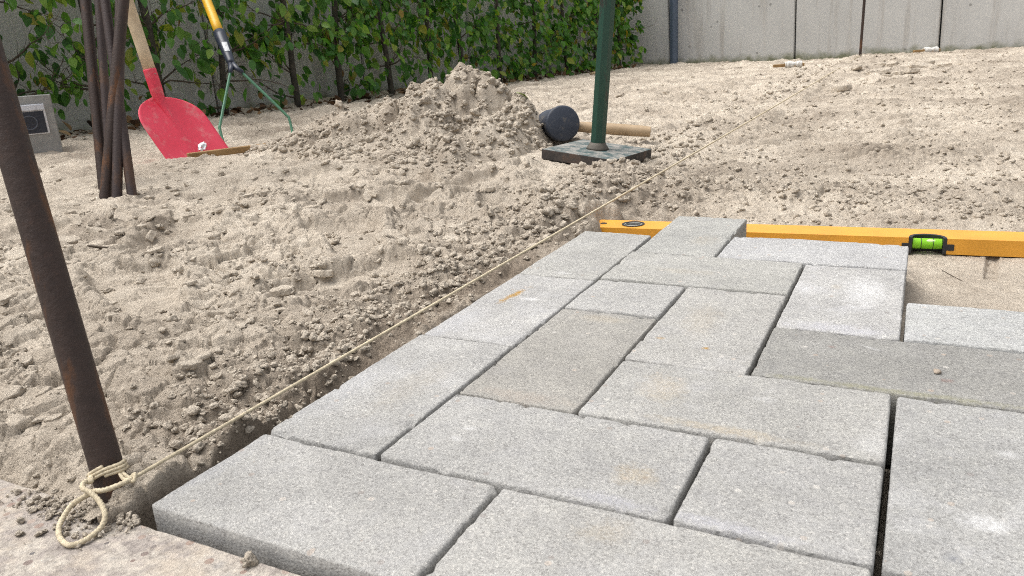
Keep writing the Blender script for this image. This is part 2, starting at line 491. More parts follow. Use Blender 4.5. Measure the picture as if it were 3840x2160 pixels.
tag(link("sand_ground", grid_mesh("sand_ground", GX, GY, GZ, keep, M_SAND, GM)), "pale trodden and raked building sand covering the whole plot", "sand", kind="structure")

# wide ground under and around the plot
mb = MB(); mb.add([(-60, -60, -0.11), (60, -60, -0.11), (60, 60, -0.11), (-60, 60, -0.11)], [(0, 1, 2, 3)])
tag(mb.build("ground", flat_material("soil", (0.2, 0.165, 0.125), 0.95, scale=4)), "bare soil under and around the plot", "ground", kind="structure")

# ------------------------------------------------------------------ the heap of sand
pr_ = np.arange(1.45, 2.95, 0.0052); pt = np.radians(np.arange(-27, 8.5, 0.105))
PR, PT = np.meshgrid(pr_, pt, indexing='ij')
PX = CAM[0] + PR * (np.cos(PT) * HEAD[0] + np.sin(PT) * SIDE[0]); PY = CAM[1] + PR * (np.cos(PT) * HEAD[1] + np.sin(PT) * SIDE[1])
def pile_surface(x, y):
    ph = pile_height(x, y)
    base, _, _, _ = sand_height(x, y, detail=False)
    k = sst(0.0, 0.05, ph)
    wx, wy = x + 0.02 * perlin(x * 24, y * 24, 131), y + 0.02 * perlin(x * 24, y * 24, 132)
    rough = (0.030 * fbm(x * 7.5, y * 7.5, 101, 3) + 0.085 * billow(wx, wy, 0.21, 102, 5, 0.5) + 0.004 * bubbles(wx, wy, 0.05, 103)
             + 0.008 * billow(x, y, 0.02, 105, 3, 0.6) - 0.044)
    cut = sst(0.10, 0.30, perlin(x * 4.5 + 2, y * 4.5, 107))              # smooth shovel-cut faces
    rough = rough * (1 - 0.7 * cut) - 0.010 * cut
    crack = -0.025 * sst(0.05, 0.0, np.abs(perlin(x * 6, y * 6, 108))) * sst(0.05, 0.12, ph)
    return base + ph + (rough + crack) * k - 0.02 * (1 - sst(0.0, 0.018, ph)), ph
PZ, PH = pile_surface(PX, PY)
pm = np.clip(0.15 + 0.5 * sst(0.0, 0.5, fbm(PX * 6, PY * 6, 109, 3)), 0, 1) * 0.6
tag(link("sand_heap", grid_mesh("sand_heap", PX, PY, PZ, PH > 0.001, M_SAND, pm)), "tall crumbly heap of sand between the red shovel and the rubber mallet", "sand heap")

# ------------------------------------------------------------------ crumbs and clods lying on the sand (uncountable)
tmpl = bpy.data.collections.new("clod_shapes")
for k in range(7):
    bm = bmesh.new(); bmesh.ops.create_icosphere(bm, subdivisions=3, radius=0.5)
    off = Vector((k * 7.3, k * 3.1, k * 1.7))
    from mathutils import noise as mn
    for v in bm.verts:
        p = v.co * 2.2 + off
        dsp = mn.fractal(p, 0.6, 2.1, 3) * 0.40 + 0.30 * abs(mn.noise(v.co * 6.0 + off)) + 0.14 * mn.noise(v.co * 13.0 + off) + 0.34 * (mn.cell(v.co * 2.6 + off) - 0.5) * (0.8 if k < 4 else 0.25)
        v.co *= (1 + dsp)
        v.co.z = max(v.co.z, -0.33)
    me = bpy.data.meshes.new("clod"); bm.to_mesh(me); bm.free()
    me.materials.append(M_CLOD)
    me.polygons.foreach_set("use_smooth", [True] * len(me.polygons))
    tmpl.objects.link(bpy.data.objects.new("clod", me))

for k in range(5):
    rs = random.Random(40 + k); nv = rs.choice((5, 6, 7))
    bm = bmesh.new(); ring_ = []
    for i in range(nv):
        a = 2 * math.pi * (i + rs.uniform(-0.28, 0.28)) / nv; q = rs.uniform(0.34, 0.56)
        ring_.append((q * math.cos(a), q * 0.8 * math.sin(a)))
    f_ = bm.faces.new([bm.verts.new((px, py, 0.1)) for px, py in ring_])
    ex = bmesh.ops.extrude_face_region(bm, geom=[f_])
    for v in [g_ for g_ in ex["geom"] if isinstance(g_, bmesh.types.BMVert)]: v.co = Vector((v.co.x * 1.06, v.co.y * 1.06, -0.14))
    bmesh.ops.recalc_face_normals(bm, faces=bm.faces)
    bmesh.ops.bevel(bm, geom=bm.edges[:], offset=0.03, segments=1, affect='EDGES')
    bmesh.ops.triangulate(bm, faces=bm.faces)
    bmesh.ops.subdivide_edges(bm, edges=bm.edges[:], cuts=3, use_grid_fill=True)
    for v in bm.verts:
        v.co += Vector((mn.noise(v.co * 7 + Vector((k, 0, 0))), mn.noise(v.co * 7 + Vector((0, k, 5))), 0.6 * mn.noise(v.co * 6 + Vector((9, 0, k))))) * 0.05
    me = bpy.data.meshes.new("flake"); bm.to_mesh(me); bm.free(); me.materials.append(M_CLOD)
    me.polygons.foreach_set("use_smooth", [True] * len(me.polygons)); me.set_sharp_from_angle(angle=0.7)
    tmpl.objects.link(bpy.data.objects.new("flake", me))

def scatter_clods(name, pts, scl, rot, idx, label):
    me = bpy.data.meshes.new(name)
    me.vertices.add(len(pts)); me.vertices.foreach_set("co", np.asarray(pts, np.float32).ravel())
    for nm, arr in (("scl", scl), ("rot", rot)):
        a = me.attributes.new(nm, 'FLOAT_VECTOR', 'POINT'); a.data.foreach_set("vector", np.asarray(arr, np.float32).ravel())
    a = me.attributes.new("idx", 'INT', 'POINT'); a.data.foreach_set("value", np.asarray(idx, np.int32))
    o = link(name, me)
    g = bpy.data.node_groups.new(name, 'GeometryNodeTree')
    g.interface.new_socket("Geometry", in_out='INPUT', socket_type='NodeSocketGeometry')
    g.interface.new_socket("Geometry", in_out='OUTPUT', socket_type='NodeSocketGeometry')
    gi, go = g.nodes.new("NodeGroupInput"), g.nodes.new("NodeGroupOutput")
    ci = g.nodes.new("GeometryNodeCollectionInfo"); ci.inputs[0].default_value = tmpl
    ci.inputs["Separate Children"].default_value = True; ci.inputs["Reset Children"].default_value = True
    ip = g.nodes.new("GeometryNodeInstanceOnPoints"); ip.inputs["Pick Instance"].default_value = True
    def na(nm, t):
        q = g.nodes.new("GeometryNodeInputNamedAttribute"); q.data_type = t; q.inputs["Name"].default_value = nm; return q.outputs[0]
    e2r = g.nodes.new("FunctionNodeEulerToRotation")
    g.links.new(na("rot", 'FLOAT_VECTOR'), e2r.inputs[0])
    g.links.new(gi.outputs[0], ip.inputs["Points"]); g.links.new(ci.outputs[0], ip.inputs["Instance"])
    g.links.new(na("idx", 'INT'), ip.inputs["Instance Index"]); g.links.new(e2r.outputs[0], ip.inputs["Rotation"])
    g.links.new(na("scl", 'FLOAT_VECTOR'), ip.inputs["Scale"]); g.links.new(ip.outputs[0], go.inputs[0])
    md = o.modifiers.new("scatter", 'NODES'); md.node_group = g
    return tag(o, label, "sand crumbs", kind="stuff")

def rand_clods(n, rmin, rmax, amin, amax, smin, smax, gamma=2.2, flat=0.7):
    rr = np.exp(rng.uniform(math.log(rmin), math.log(rmax), n)); aa = np.radians(rng.uniform(amin, amax, n))
    x = CAM[0] + rr * (np.cos(aa) * HEAD[0] + np.sin(aa) * SIDE[0]); y = CAM[1] + rr * (np.cos(aa) * HEAD[1] + np.sin(aa) * SIDE[1])
    s = smin + (smax - smin) * rng.random(n)**gamma
    s = s * np.clip(rr / 0.9, 0.75, 1.5) * (1 + 0.45 * sst(2.0, 4.0, rr))
    return x, y, s, rr

n = 170000
x, y, s, rr = rand_clods(n, 0.42, 6.4, -42, 42, 0.0025, 0.0145, 3.6)
z, b_, c_, m_ = sand_height(x, y)
ok = (rng.random(n) < np.where(b_ > 0.5, 0.8 * (0.015 + 0.7 * c_**1.6), np.maximum(0.62 * c_**1.2, 0.30 * sst(0.95, 1.4, y)))) & (y > 0.012) & ~left_of_wall(x, y) & (y < 6.4)
ok &= ~((x > -0.012) & (x < 0.42) & (y < 0.78)) & ~((x > 0.09) & (x < 0.22) & (y < 0.88)) & ~((x > 0.40) & (y < 0.96)) & ~((x > -0.08) & (y > 0.88) & (y < 1.03))
s = s * np.where(b_ > 0.5, 0.8, 0.55)
ph = pile_height(x, y); zp, _ = pile_surface(x, y)
z = np.where(ph > 0.004, np.maximum(z, zp), z)
x, y, z, s = x[ok], y[ok], z[ok], s[ok]
sc3 = np.stack([s * rng.uniform(0.8, 1.35, len(s)), s * rng.uniform(0.8, 1.3, len(s)), s * rng.uniform(0.5, 0.95, len(s))], -1)
rot = np.stack([rng.normal(0, 0.35, len(s)), rng.normal(0, 0.35, len(s)), rng.uniform(0, 6.28, len(s))], -1)
scatter_clods("sand_crumbs", np.stack([x, y, z + sc3[:, 2] * 0.15], -1), sc3, rot, rng.integers(0, 7, len(s)), "loose crumbs and clods of sand scattered over the trodden ground")

n = 16000
uu = rng.uniform(-0.78, 0.13, n); vv = rng.uniform(1.62, 2.55, n)
x = CAM[0] + vv * HEAD[0] + uu * SIDE[0]; y = CAM[1] + vv * HEAD[1] + uu * SIDE[1]
z, ph = pile_surface(x, y)
ok = (ph > 0.004) & (rng.random(n) < 0.10 + 0.5 * sst(0.0, 0.4, fbm(x * 7, y * 7, 311, 2)))
x, y, z = x[ok], y[ok], z[ok]
s = 0.004 + 0.020 * rng.random(len(x))**4.5
sc3 = np.stack([s * rng.uniform(0.8, 1.3, len(s)), s * rng.uniform(0.8, 1.3, len(s)), s * rng.uniform(0.6, 1.0, len(s))], -1)
rot = rng.uniform(0, 6.28, (len(s), 3)) * np.array([0.12, 0.12, 1])
scatter_clods("heap_crumbs", np.stack([x, y, z + sc3[:, 2] * 0.1], -1), sc3, rot, rng.integers(0, 7, len(s)), "crumbs and lumps of sand covering the heap's slopes")

# broken crust of the trodden ground
n = 2600
x, y, s, rr = rand_clods(n, 0.5, 2.6, -42, 8, 0.009, 0.032, 2.8)
z, b_, c_, m_ = sand_height(x, y)
tread_ = treads(x, y)
ok = (b_ > 0.9) & (y > 0.05) & ~left_of_wall(x, y) & (pile_height(x, y) < 0.01) & (tread_ > -0.005) & (np.hypot(x + 0.257, y - 1.468) > 0.17) & (x < -0.07)
ok &= (rng.random(n) < 0.16 + 0.75 * sst(0.05, 0.35, fbm(x * 4.0 + 9, y * 4.0, 301, 2))) & (rng.random(n) < sst(1.9, 0.7, -x) + 0.1)
x, y, z, s = x[ok], y[ok], z[ok], s[ok]
sc3 = np.stack([s * rng.uniform(0.8, 1.4, len(s)), s * rng.uniform(0.7, 1.2, len(s)), s * rng.uniform(0.7, 1.3, len(s))], -1)
rot = np.stack([rng.normal(0, 0.2, len(s)), rng.normal(0, 0.2, len(s)), rng.uniform(0, 6.28, len(s))], -1)
scatter_clods("crust_flakes", np.stack([x, y, z - sc3[:, 2] * 0.04], -1), sc3, rot, rng.integers(7, 12, len(s)), "flat broken flakes of trodden sand crust left of the string")

# cracked damp lumps turned up near the far wall
n = 26
x = 0.30 + rng.normal(0, 0.12, n); y = 4.15 + rng.normal(0, 0.22, n) + (x - 0.3) * 0.9
z = sand_height(x, y)[0]; s = rng.uniform(0.05, 0.13, n)
sc3 = np.stack([s, s * 0.8, s * 0.8], -1); rot = np.stack([rng.normal(0.1, 0.2, n), rng.normal(0, 0.2, n), rng.uniform(0, 6.28, n)], -1)
scatter_clods("damp_lumps", np.stack([x, y, z + 0.004], -1), sc3, rot, rng.integers(7, 12, n), "cracked slabs of damp sand turned up in front of the far wall")

# spilled crumbs on the old slabs beside the stake
n = 420
x = rng.normal(-0.045, 0.035, n); y = -0.004 - np.abs(rng.normal(0, 0.014, n))
s = 0.0010 + 0.004 * rng.random(n)**4
ok = (x < 0.0) ; x, y, s = x[ok], y[ok], s[ok]
sc3 = np.stack([s, s, s * 0.7], -1)
scatter_clods("spilled_crumbs", np.stack([x, y, np.full(len(x), -0.0075) + s * 0.1], -1), sc3, rng.uniform(0, 6.28, (len(s), 3)) * np.array([.1, .1, 1]), rng.integers(0, 7, len(s)), "sand crumbs spilled on the old slab beside the rusty stake")

# ------------------------------------------------------------------ pavers
def paver_material(name, base, stains=(), white=0.0, seedv=0.0):
    m, nt, b = mat(name); n = N(nt)
    co = n.coord()
    mp = n.new("ShaderNodeMapping"); mp.inputs["Location"].default_value = (seedv * 3.7, seedv * 1.9, seedv); n.l(co, mp.inputs[0])
    cv = mp.outputs[0]
    vor = n.new("ShaderNodeTexVoronoi", feature='F1'); vor.inputs["Scale"].default_value = 850; n.l(cv, vor.inputs["Vector"])
    grain = n.new("ShaderNodeSeparateColor"); n.l(vor.outputs["Color"], grain.inputs[0])
    g = grain.outputs[0]
    big = n.noise(11, 5, 0.6, cv); mid = n.noise(55, 4, 0.65, cv); fine = n.noise(480, 4, 0.75, cv)
    gm_ = sum(base) / 3; base = tuple((0.55 * k + 0.45 * gm_) * q for k, q in zip(base, (1.105, 1.09, 1.07)))
    c = n.ramp(big, [(0.3, tuple(k * 0.86 for k in base)), (0.7, tuple(min(1, k * 1.10) for k in base))])
    c = n.mix(0.55, c, n.ramp(mid, [(0.3, (0.86, 0.86, 0.88)), (0.7, (1.1, 1.1, 1.08))]), 'MULTIPLY')
    c = n.mix(0.85, c, n.ramp(g, [(0.0, (0.62, 0.61, 0.60)), (0.16, (0.86, 0.855, 0.84)), (0.45, (0.99, 0.99, 0.98)), (0.8, (1.06, 1.06, 1.04)), (0.97, (1.3, 1.28, 1.24))]), 'MULTIPLY')
    c = n.mix(0.7, c, n.ramp(fine, [(0.32, (0.76, 0.755, 0.75)), (0.5, (1, 1, 1)), (0.72, (1.1, 1.1, 1.09))]), 'MULTIPLY')
    # rare larger pebbles in the face
    v2 = n.new("ShaderNodeTexVoronoi", feature='F1'); v2.inputs["Scale"].default_value = 95; n.l(cv, v2.inputs["Vector"])
    s2 = n.new("ShaderNodeSeparateColor"); n.l(v2.outputs["Color"], s2.inputs[0])
    peb = n.math('MULTIPLY', n.math('LESS_THAN', v2.outputs["Distance"], 0.20), n.math('GREATER_THAN', s2.outputs[0], 0.86))
    c = n.mix(n.math('MULTIPLY', peb, 0.55), c, n.ramp(s2.outputs[1], [(0.0, (0.2, 0.19, 0.19)), (0.5, (0.42, 0.33, 0.26)), (1.0, (0.6, 0.58, 0.54))]))
    if white > 0:
        wmask = n.mapr(n.noise(16, 5, 0.7, cv), 0.52, 0.75, 0, white)
        c = n.mix(wmask, c, (0.62, 0.62, 0.64))
    sep = n.new("ShaderNodeSeparateXYZ"); n.l(co, sep.inputs[0])
    for (sx, sy, rx, ry, rot, col, st) in stains:
        dx, dy = n.math('SUBTRACT', sep.outputs[0], sx), n.math('SUBTRACT', sep.outputs[1], sy)
        cs, sn = math.cos(rot), math.sin(rot)
        ax = n.math('DIVIDE', n.math('ADD', n.math('MULTIPLY', dx, cs), n.math('MULTIPLY', dy, sn)), rx)
        ay = n.math('DIVIDE', n.math('SUBTRACT', n.math('MULTIPLY', dy, cs), n.math('MULTIPLY', dx, sn)), ry)
        rr_ = n.math('SQRT', n.math('ADD', n.math('MULTIPLY', ax, ax), n.math('MULTIPLY', ay, ay)))
        rr_ = n.math('ADD', rr_, n.math('MULTIPLY', n.math('SUBTRACT', n.noise(90, 6, 0.8, cv), 0.5), 2.6))
        mk = n.math('MULTIPLY', n.mapr(rr_, 1.1, 0.35, 0, st if col == OCHRE else st * 0.62), n.mapr(n.noise(420, 4, 0.8, cv), 0.36, 0.56, 0.25, 1.0))
        c = n.mix(mk, c, col)
    n.l(c, b.inputs["Base Color"])
    b.inputs["Roughness"].default_value = 0.9
    b.inputs["Specular IOR Level"].default_value = 0.25
    n1 = n.bump(n.noise(75, 3, 0.6, cv), 0.0022, 0.5)
    n2 = n.bump(vor.outputs["Distance"], 0.0009, -0.8, n1)
    n3 = n.bump(fine, 0.0016, 0.8, n2)
    n.l(n3, b.inputs["Normal"])
    return m

def paver_mesh(name, lx, ly, th, seed, ch=0.0023, rc=0.0032):
    """stone with softened, chipped arris: lx, ly, th in metres, top at z=0, centred"""
    def axis(L):
        h = L / 2
        e = np.array([0, 0.0012, 0.0024, 0.004, 0.006, 0.009])
        inner = np.linspace(0.012, L - 0.012, max(6, int(L / 0.0042)))
        return np.concatenate([e, inner, L - e[::-1]]) - h
    ax, ay = axis(lx), axis(ly)
    X, Y = np.meshgrid(ax, ay, indexing='ij')
    hx, hy = lx / 2, ly / 2
    # rounded corner in plan
    qx, qy = np.abs(X) - (hx - rc), np.abs(Y) - (hy - rc)
    cor = (qx > 0) & (qy > 0)
    ln = np.hypot(qx, qy); big = np.maximum(qx, qy)
    k = np.where(cor & (ln > 1e-9), big / np.maximum(ln, 1e-9), 1.0)
    X2 = np.where(cor, np.sign(X) * (hx - rc + qx * k), X); Y2 = np.where(cor, np.sign(Y) * (hy - rc + qy * k), Y)
    din = np.where(cor, rc - big, np.minimum(hx - np.abs(X), hy - np.abs(Y)))
    sx, sy = X2 * 1000 / 7.0 + seed * 13.1, Y2 * 1000 / 7.0 + seed * 7.7
    wear = 0.75 + 0.40 * perlin(sx / 2.2, sy / 2.2, seed) + 0.35 * perlin(sx * 1.3, sy * 1.3, seed + 1)
    cw = ch * np.clip(wear, 0.35, 2.2)
    t = np.clip(din / cw, 0, 1)
    Z = -0.75 * cw * (1 - np.sqrt(np.clip(1 - (1 - t)**2, 0, 1)))
    Z += 0.00025 * fbm(sx * 1.5, sy * 1.5, seed + 3, 3) + 0.0009 * perlin(sx / 9, sy / 9, seed + 5)
    # chips broken out of the edge
    chip = sst(0.42, 0.75, perlin(sx / 1.6, sy / 1.6, seed + 9)) * sst(0.007, 0.001, din)
    Z -= 0.0030 * chip
    inset = 0.0006 * (perlin(sx, sy, seed + 11)) * (din < 1e-6)
    X2 = X2 - np.sign(X) * np.abs(inset) * (np.abs(X) >= hx - 1e-9); Y2 = Y2 - np.sign(Y) * np.abs(inset) * (np.abs(Y) >= hy - 1e-9)
    nx, ny = X.shape
    idx = np.arange(nx * ny).reshape(nx, ny)
    vs = np.stack([X2, Y2, Z], -1).reshape(-1, 3)
    fs = np.stack([idx[:-1, :-1], idx[1:, :-1], idx[1:, 1:], idx[:-1, 1:]], -1).reshape(-1, 4).tolist()
    ring = list(idx[:, 0]) + list(idx[-1, 1:]) + list(idx[-2::-1, -1]) + list(idx[0, -2:0:-1])
    levels = (-0.009, -0.02, -th + 0.002, -th)
    base = len(vs); add = []
    prev = ring
    for li, lz in enumerate(levels):
        cur = []
        for j, vi in enumerate(ring):
            q = vs[vi].copy(); q[2] = lz
            cur.append(base + len(add)); add.append(q)
        m_ = len(ring)
        fs += [[prev[(j + 1) % m_], prev[j], cur[j], cur[(j + 1) % m_]] for j in range(m_)]
        prev = cur
    fs.append(prev[::-1])
    me = bpy.data.meshes.new(name)
    me.from_pydata(np.concatenate([vs, np.array(add)]).tolist(), [], fs)
    me.polygons.foreach_set("use_smooth", [True] * len(me.polygons))
    me.set_sharp_from_angle(angle=math.radians(50))
    me.update()
    return me

GREY = (0.335, 0.335, 0.33)
TAN = (0.42, 0.33, 0.2); OCHRE = (0.36, 0.2, 0.03); WHT = (0.72, 0.72, 0.72); RED = (0.22, 0.1, 0.08); MOSS = (0.24, 0.23, 0.11)
PAVERS = [  # x0, x1, y0, y1, base, white, stains (local to the stone's centre, metres), label
    (0.0, 1.97, 0.0, 1.025, (0.34, 0.338, 0.33), 0.15, [(-0.095, 0.0, .012, .05, 0, (0.42, 0.43, 0.46), .5)], None),
    (1.985, 4.10, 0.0, 1.025, (0.345, 0.342, 0.33), 0.15, [(-0.03, 0.03, .02, .012, .3, TAN, .35)], None),
    (0.0, 0.995, 1.04, 3.13, (0.345, 0.345, 0.34), 0.2, [(0.01, 0.0, .02, .06, -.1, TAN, .2), (-0.04, -0.02, .02, .08, 0, (0.43, 0.44, 0.47), .4)], None),
    (0.0, 0.995, 3.15, 5.24, (0.36, 0.36, 0.36), 0.35, [(-0.018, 0.030, .0055, .030, -.15, OCHRE, 1.0), (0.006, 0.022, .016, .005, -.05, WHT, .9), (-0.035, -.06, .02, .05, 0, (0.45, 0.46, 0.5), .5)], "paver with an ochre-yellow scuff mark"),
    (0.0, 0.995, 5.255, 7.375, (0.345, 0.345, 0.33), 0.15, [(0.0, -0.09, .012, .006, 0, WHT, .6)], None),
    (1.01, 3.035, 1.04, 2.09, (0.33, 0.33, 0.325), 0.1, [(0.068, -0.012, .018, .014, 0, TAN, .6), (-0.06, 0.004, .006, .004, .3, WHT, .8), (-.062, -.012, .006, .004, .2, WHT, .6), (.06, -.045, .03, .008, 0, (0.4, 0.4, 0.46), .6)], None),
    (3.055, 4.108, 1.04, 2.095, (0.335, 0.335, 0.33), 0.1, [(-0.02, -0.047, .05, .006, 0, (0.42, 0.42, 0.48), .6)], None),
    (1.01, 2.02, 2.105, 4.255, (0.30, 0.288, 0.262), 0.05, [(0.0, 0.09, .03, .01, 0, TAN, .35), (0, -.095, .045, .012, 0, (0.4, 0.33, 0.27), .5)], "browner and coarser paver than its neighbours"),
    (2.035, 4.114, 2.11, 3.165, (0.33, 0.328, 0.315), 0.3, [(-0.055, 0.008, .02, .028, .4, TAN, .5), (0.0, -0.044, .06, .007, -.03, TAN, .6), (.095, -.03, .012, .02, 0, WHT, .35), (.02, .012, .012, .005, 0, WHT, .4)], None),
    (1.01, 2.02, 4.27, 5.28, (0.35, 0.35, 0.345), 0.15, [], None),
    (2.035, 3.065, 3.185, 5.28, (0.345, 0.34, 0.325), 0.2, [(-0.012, 0.01, .02, .05, .1, TAN, .3), (0.008, -0.06, .004, .003, .3, OCHRE, .9), (-0.035, -.05, .005, .004, 0, OCHRE, .5)], None),
    (1.012, 3.075, 5.295, 6.475, (0.345, 0.345, 0.325), 0.1, [(-0.02, -0.01, .04, .012, 0, TAN, .25)], None),
    (3.085, 5.15, 3.185, 4.31, (0.262, 0.26, 0.247), 0.05, [(0.0, -0.051, .11, .005, 0, MOSS, .75), (-.05, .022, .004, .003, 0, RED, .8), (.035, -.02, .005, .004, 0, RED, .7), (-.02, .03, .012, .0025, -.5, WHT, .5)], "dark grey paver edged with greenish moss"),
    (3.09, 4.135, 4.325, 6.475, (0.37, 0.37, 0.37), 0.5, [(0.016, 0.02, .022, .06, 0, WHT, .75), (0.0, -.095, .05, .014, 0, (0.5, 0.5, 0.56), .6), (-.012, .03, .006, .01, 0, TAN, .4)], "whitish paver bleached with lime bloom"),
    (1.03, 2.045, 6.49, 8.58, (0.335, 0.34, 0.325), 0.05, [(0.02, -0.03, .02, .03, 0, TAN, .25)], None),
    (2.06, 4.145, 6.49, 7.57, (0.37, 0.378, 0.395), 0.2, [], "bluish grey paver at the row's end beside the spirit level's vial"),
    (4.135, 5.2, 1.04, 3.165, (0.32, 0.323, 0.32), 0.35, [(-.005, -.045, .016, .010, .2, WHT, .8), (.012, .04, .008, .006, .2, WHT, .6), (-.02, -.085, .006, .005, 0, (0.12, 0.13, 0.16), .9)], None),
    (4.153, 6.25, 4.335, 5.365, (0.37, 0.385, 0.39), 0.35, [], None),
    (4.135, 6.25, 0.0, 1.025, (0.335, 0.335, 0.33), 0.15, [], None),
    (5.215, 6.27, 1.04, 2.1, (0.335, 0.335, 0.33), 0.15, [], None),
    (5.215, 6.27, 2.115, 4.31, (0.33, 0.325, 0.31), 0.15, [], None),
]
bedm = MB(); bedm.box((-0.005, -0.004, -0.10), (0.62, 0.535, -0.064)).box((0.001, 0.5352, -0.10), (0.41, 0.75, -0.0642))
pavement = bedm.build("pavement", M_SAND)
tag(pavement, "grey concrete pavers being laid in herringbone on a sand bed", "pavement", kind="structure")
for k, (x0, x1, y0, y1, base, white, stains, lab) in enumerate(PAVERS):
    gap = 0.0012
    lx, ly = (x1 - x0) * U - gap, (y1 - y0) * U - gap
    me = paver_mesh("paver", lx, ly, 0.06, 20 + 31 * k)
    me.materials.append(paver_material("concrete_paver", base, stains, white, k * 1.37))
    o = link("paver", me, pavement)
    jz = (rng.random() - 0.5) * 0.0016
    o.location = ((x0 + x1) / 2 * U, (y0 + y1) / 2 * U, jz)
    o.rotation_euler = (rng.normal(0, 0.004), rng.normal(0, 0.004), rng.normal(0, 0.0025))
    if lab: o["label"] = lab

# old slabs in front
def slab_material():
    m, nt, b = mat("old_slab"); n = N(nt)
    co = n.coord()
    big = n.noise(26, 6, 0.7, co); mid = n.noise(110, 5, 0.75, co); fine = n.noise(420, 3, 0.75, co)
    c = n.ramp(big, [(0.30, (0.25, 0.222, 0.203)), (0.45, (0.32, 0.285, 0.26)), (0.55, (0.44, 0.40, 0.35)), (0.66, (0.32, 0.30, 0.28)), (0.75, (0.46, 0.42, 0.365))])
    c = n.mix(0.95, c, n.ramp(mid, [(0.3, (0.58, 0.56, 0.56)), (0.5, (1, 1, 1)), (0.7, (1.3, 1.28, 1.24))]), 'MULTIPLY')
    v2 = n.new("ShaderNodeTexVoronoi", feature='F1'); v2.inputs["Scale"].default_value = 120; n.l(co, v2.inputs["Vector"])
    s2 = n.new("ShaderNodeSeparateColor"); n.l(v2.outputs["Color"], s2.inputs[0])
    peb = n.math('MULTIPLY', n.math('LESS_THAN', v2.outputs["Distance"], 0.33), n.math('GREATER_THAN', s2.outputs[0], 0.68))
    c = n.mix(n.math('MULTIPLY', peb, 0.85), c, n.ramp(s2.outputs[1], [(0.0, (0.12, 0.115, 0.12)), (0.45, (0.26, 0.18, 0.15)), (1.0, (0.52, 0.47, 0.41))]))
    dust = n.mapr(n.noise(18, 6, 0.75, co), 0.50, 0.62, 0, 0.6)
    c = n.mix(dust, c, (0.46, 0.395, 0.32))
    c = n.mix(0.8, c, n.ramp(fine, [(0.3, (0.68, 0.67, 0.66)), (0.5, (1, 1, 1)), (0.7, (1.16, 1.15, 1.13))]), 'MULTIPLY')
    n.l(c, b.inputs["Base Color"]); b.inputs["Roughness"].default_value = 0.92; b.inputs["Specular IOR Level"].default_value = 0.2
    n.l(n.bump(fine, 0.0014, 0.8, n.bump(mid, 0.003, 0.5)), b.inputs["Normal"])
    return m
M_SLAB = slab_material()
tb = MB(); tb.box((-1.5, -1.64, -0.10), (1.4, -0.012, -0.052))
terrace = tb.build("terrace", flat_material("terrace_bed", (0.22, 0.18, 0.14), 0.95)); tag(terrace, "old terrace of reddish beige slabs at the front edge", "terrace", kind="structure")
ix = 0
for j in range(4):
    for i in range(-3, 3):
        me = paver_mesh("slab", 0.396, 0.396, 0.042, 900 + ix, 0.0022, 0.003) if ix < 1 else sm
        if ix < 1:
            sm = me; me.materials.append(M_SLAB)
        o = link("slab", me, terrace)
        o.location = (-0.02 + 0.4 * i - 0.0, -0.204 - 0.4 * j, -0.0085)
        ix += 1

# ------------------------------------------------------------------ rusty stake with the string
def V(p): return Vector(p) * U
stk0, stk1 = Vector((-0.36, 0.045, -0.35)) * U, Vector((-1.32, 0.47, 3.25)) * U
sdir = (stk1 - stk0).normalized()
e = empty("line_stake", (stk0.x, stk0.y, -0.02))
pts = [stk0 + (stk1 - stk0) * t for t in np.linspace(0, 1, 24)]
MB().tube(pts, 0.0103, 28).build("shaft", M_RUST, e, True, auto=0.8)
tip = stk0 + sdir * 0.018 + Vector((0.0075, -0.003, 0))
MB().tube([tip, tip + Vector((0.004, -0.001, -0.02))], [0.0055, 0.0022], 10).build("tip", M_RUST, e, True)
tag(e, "thick rusty steel stake leaning in the near left corner, tied with string", "stake", "steel stakes")

M_ROPE = flat_material("jute_string", (0.58, 0.50, 0.36), 0.9, var=0.25, scale=300, bumpd=0.0006, spec=0.1)
far = Vector((0.06, 60.0, 0.12)) * U; near = Vector((-0.20, 0.075, 0.115)) * U
rope = empty("mason_string", near)
ts = np.concatenate([np.linspace(0, 0.13, 700), np.linspace(0.131, 1, 400)])
pts = [near + (far - near) * t + Vector((0, 0, -0.004 * 4 * t * (1 - t))) for t in ts]
MB().tube(pts, [0.0014 + 0.0011 * min(1.0, t / 0.45) for t in ts], 9, lobes=3, twist=900, depth=0.28).build("line", M_ROPE, rope, True)
# turns round the stake, at the height of the knot
ctr = stk0 + sdir * ((0.0115 - stk0.z) / sdir.z)
ax1 = (near - ctr).normalized(); ax1 = (ax1 - sdir * ax1.dot(sdir)).normalized(); ax2 = sdir.cross(ax1)
pts = []
for t in np.linspace(0, 1, 220):
    a = t * 2 * math.pi * 3.0 - 0.7
    rr_ = 0.0114 + 0.0004 * math.sin(t * 23)
    stretch = 1 + 0.55 * max(0, math.cos(a))**6
    pts.append(ctr + ax1 * rr_ * math.cos(a) * stretch + ax2 * rr_ * math.sin(a) + sdir * (-0.0052 + 0.0062 * t + 0.0035 * math.cos(a)))
MB().tube(pts, 0.0013, 9, lobes=3, twist=900, depth=0.28).build("turns", M_ROPE, rope, True)
kp = spline([ctr + ax1 * 0.0125 + sdir * 0.0005, near + Vector((-0.004, 0, 0.0)), near + Vector((0.0, 0.002, 0.0022)), near + Vector((0.002, -0.001, -0.001)), near + Vector((-0.001, -0.0015, 0.0)), near + Vector((0.0005, 0.0025, 0.001)), near + Vector((-0.004, -0.003, 0.0)), ctr + ax1 * 0.013 + sdir * -0.001], 14)
MB().tube(kp, 0.0013, 9, lobes=3, twist=900, depth=0.28).build("knot", M_ROPE, rope, True)
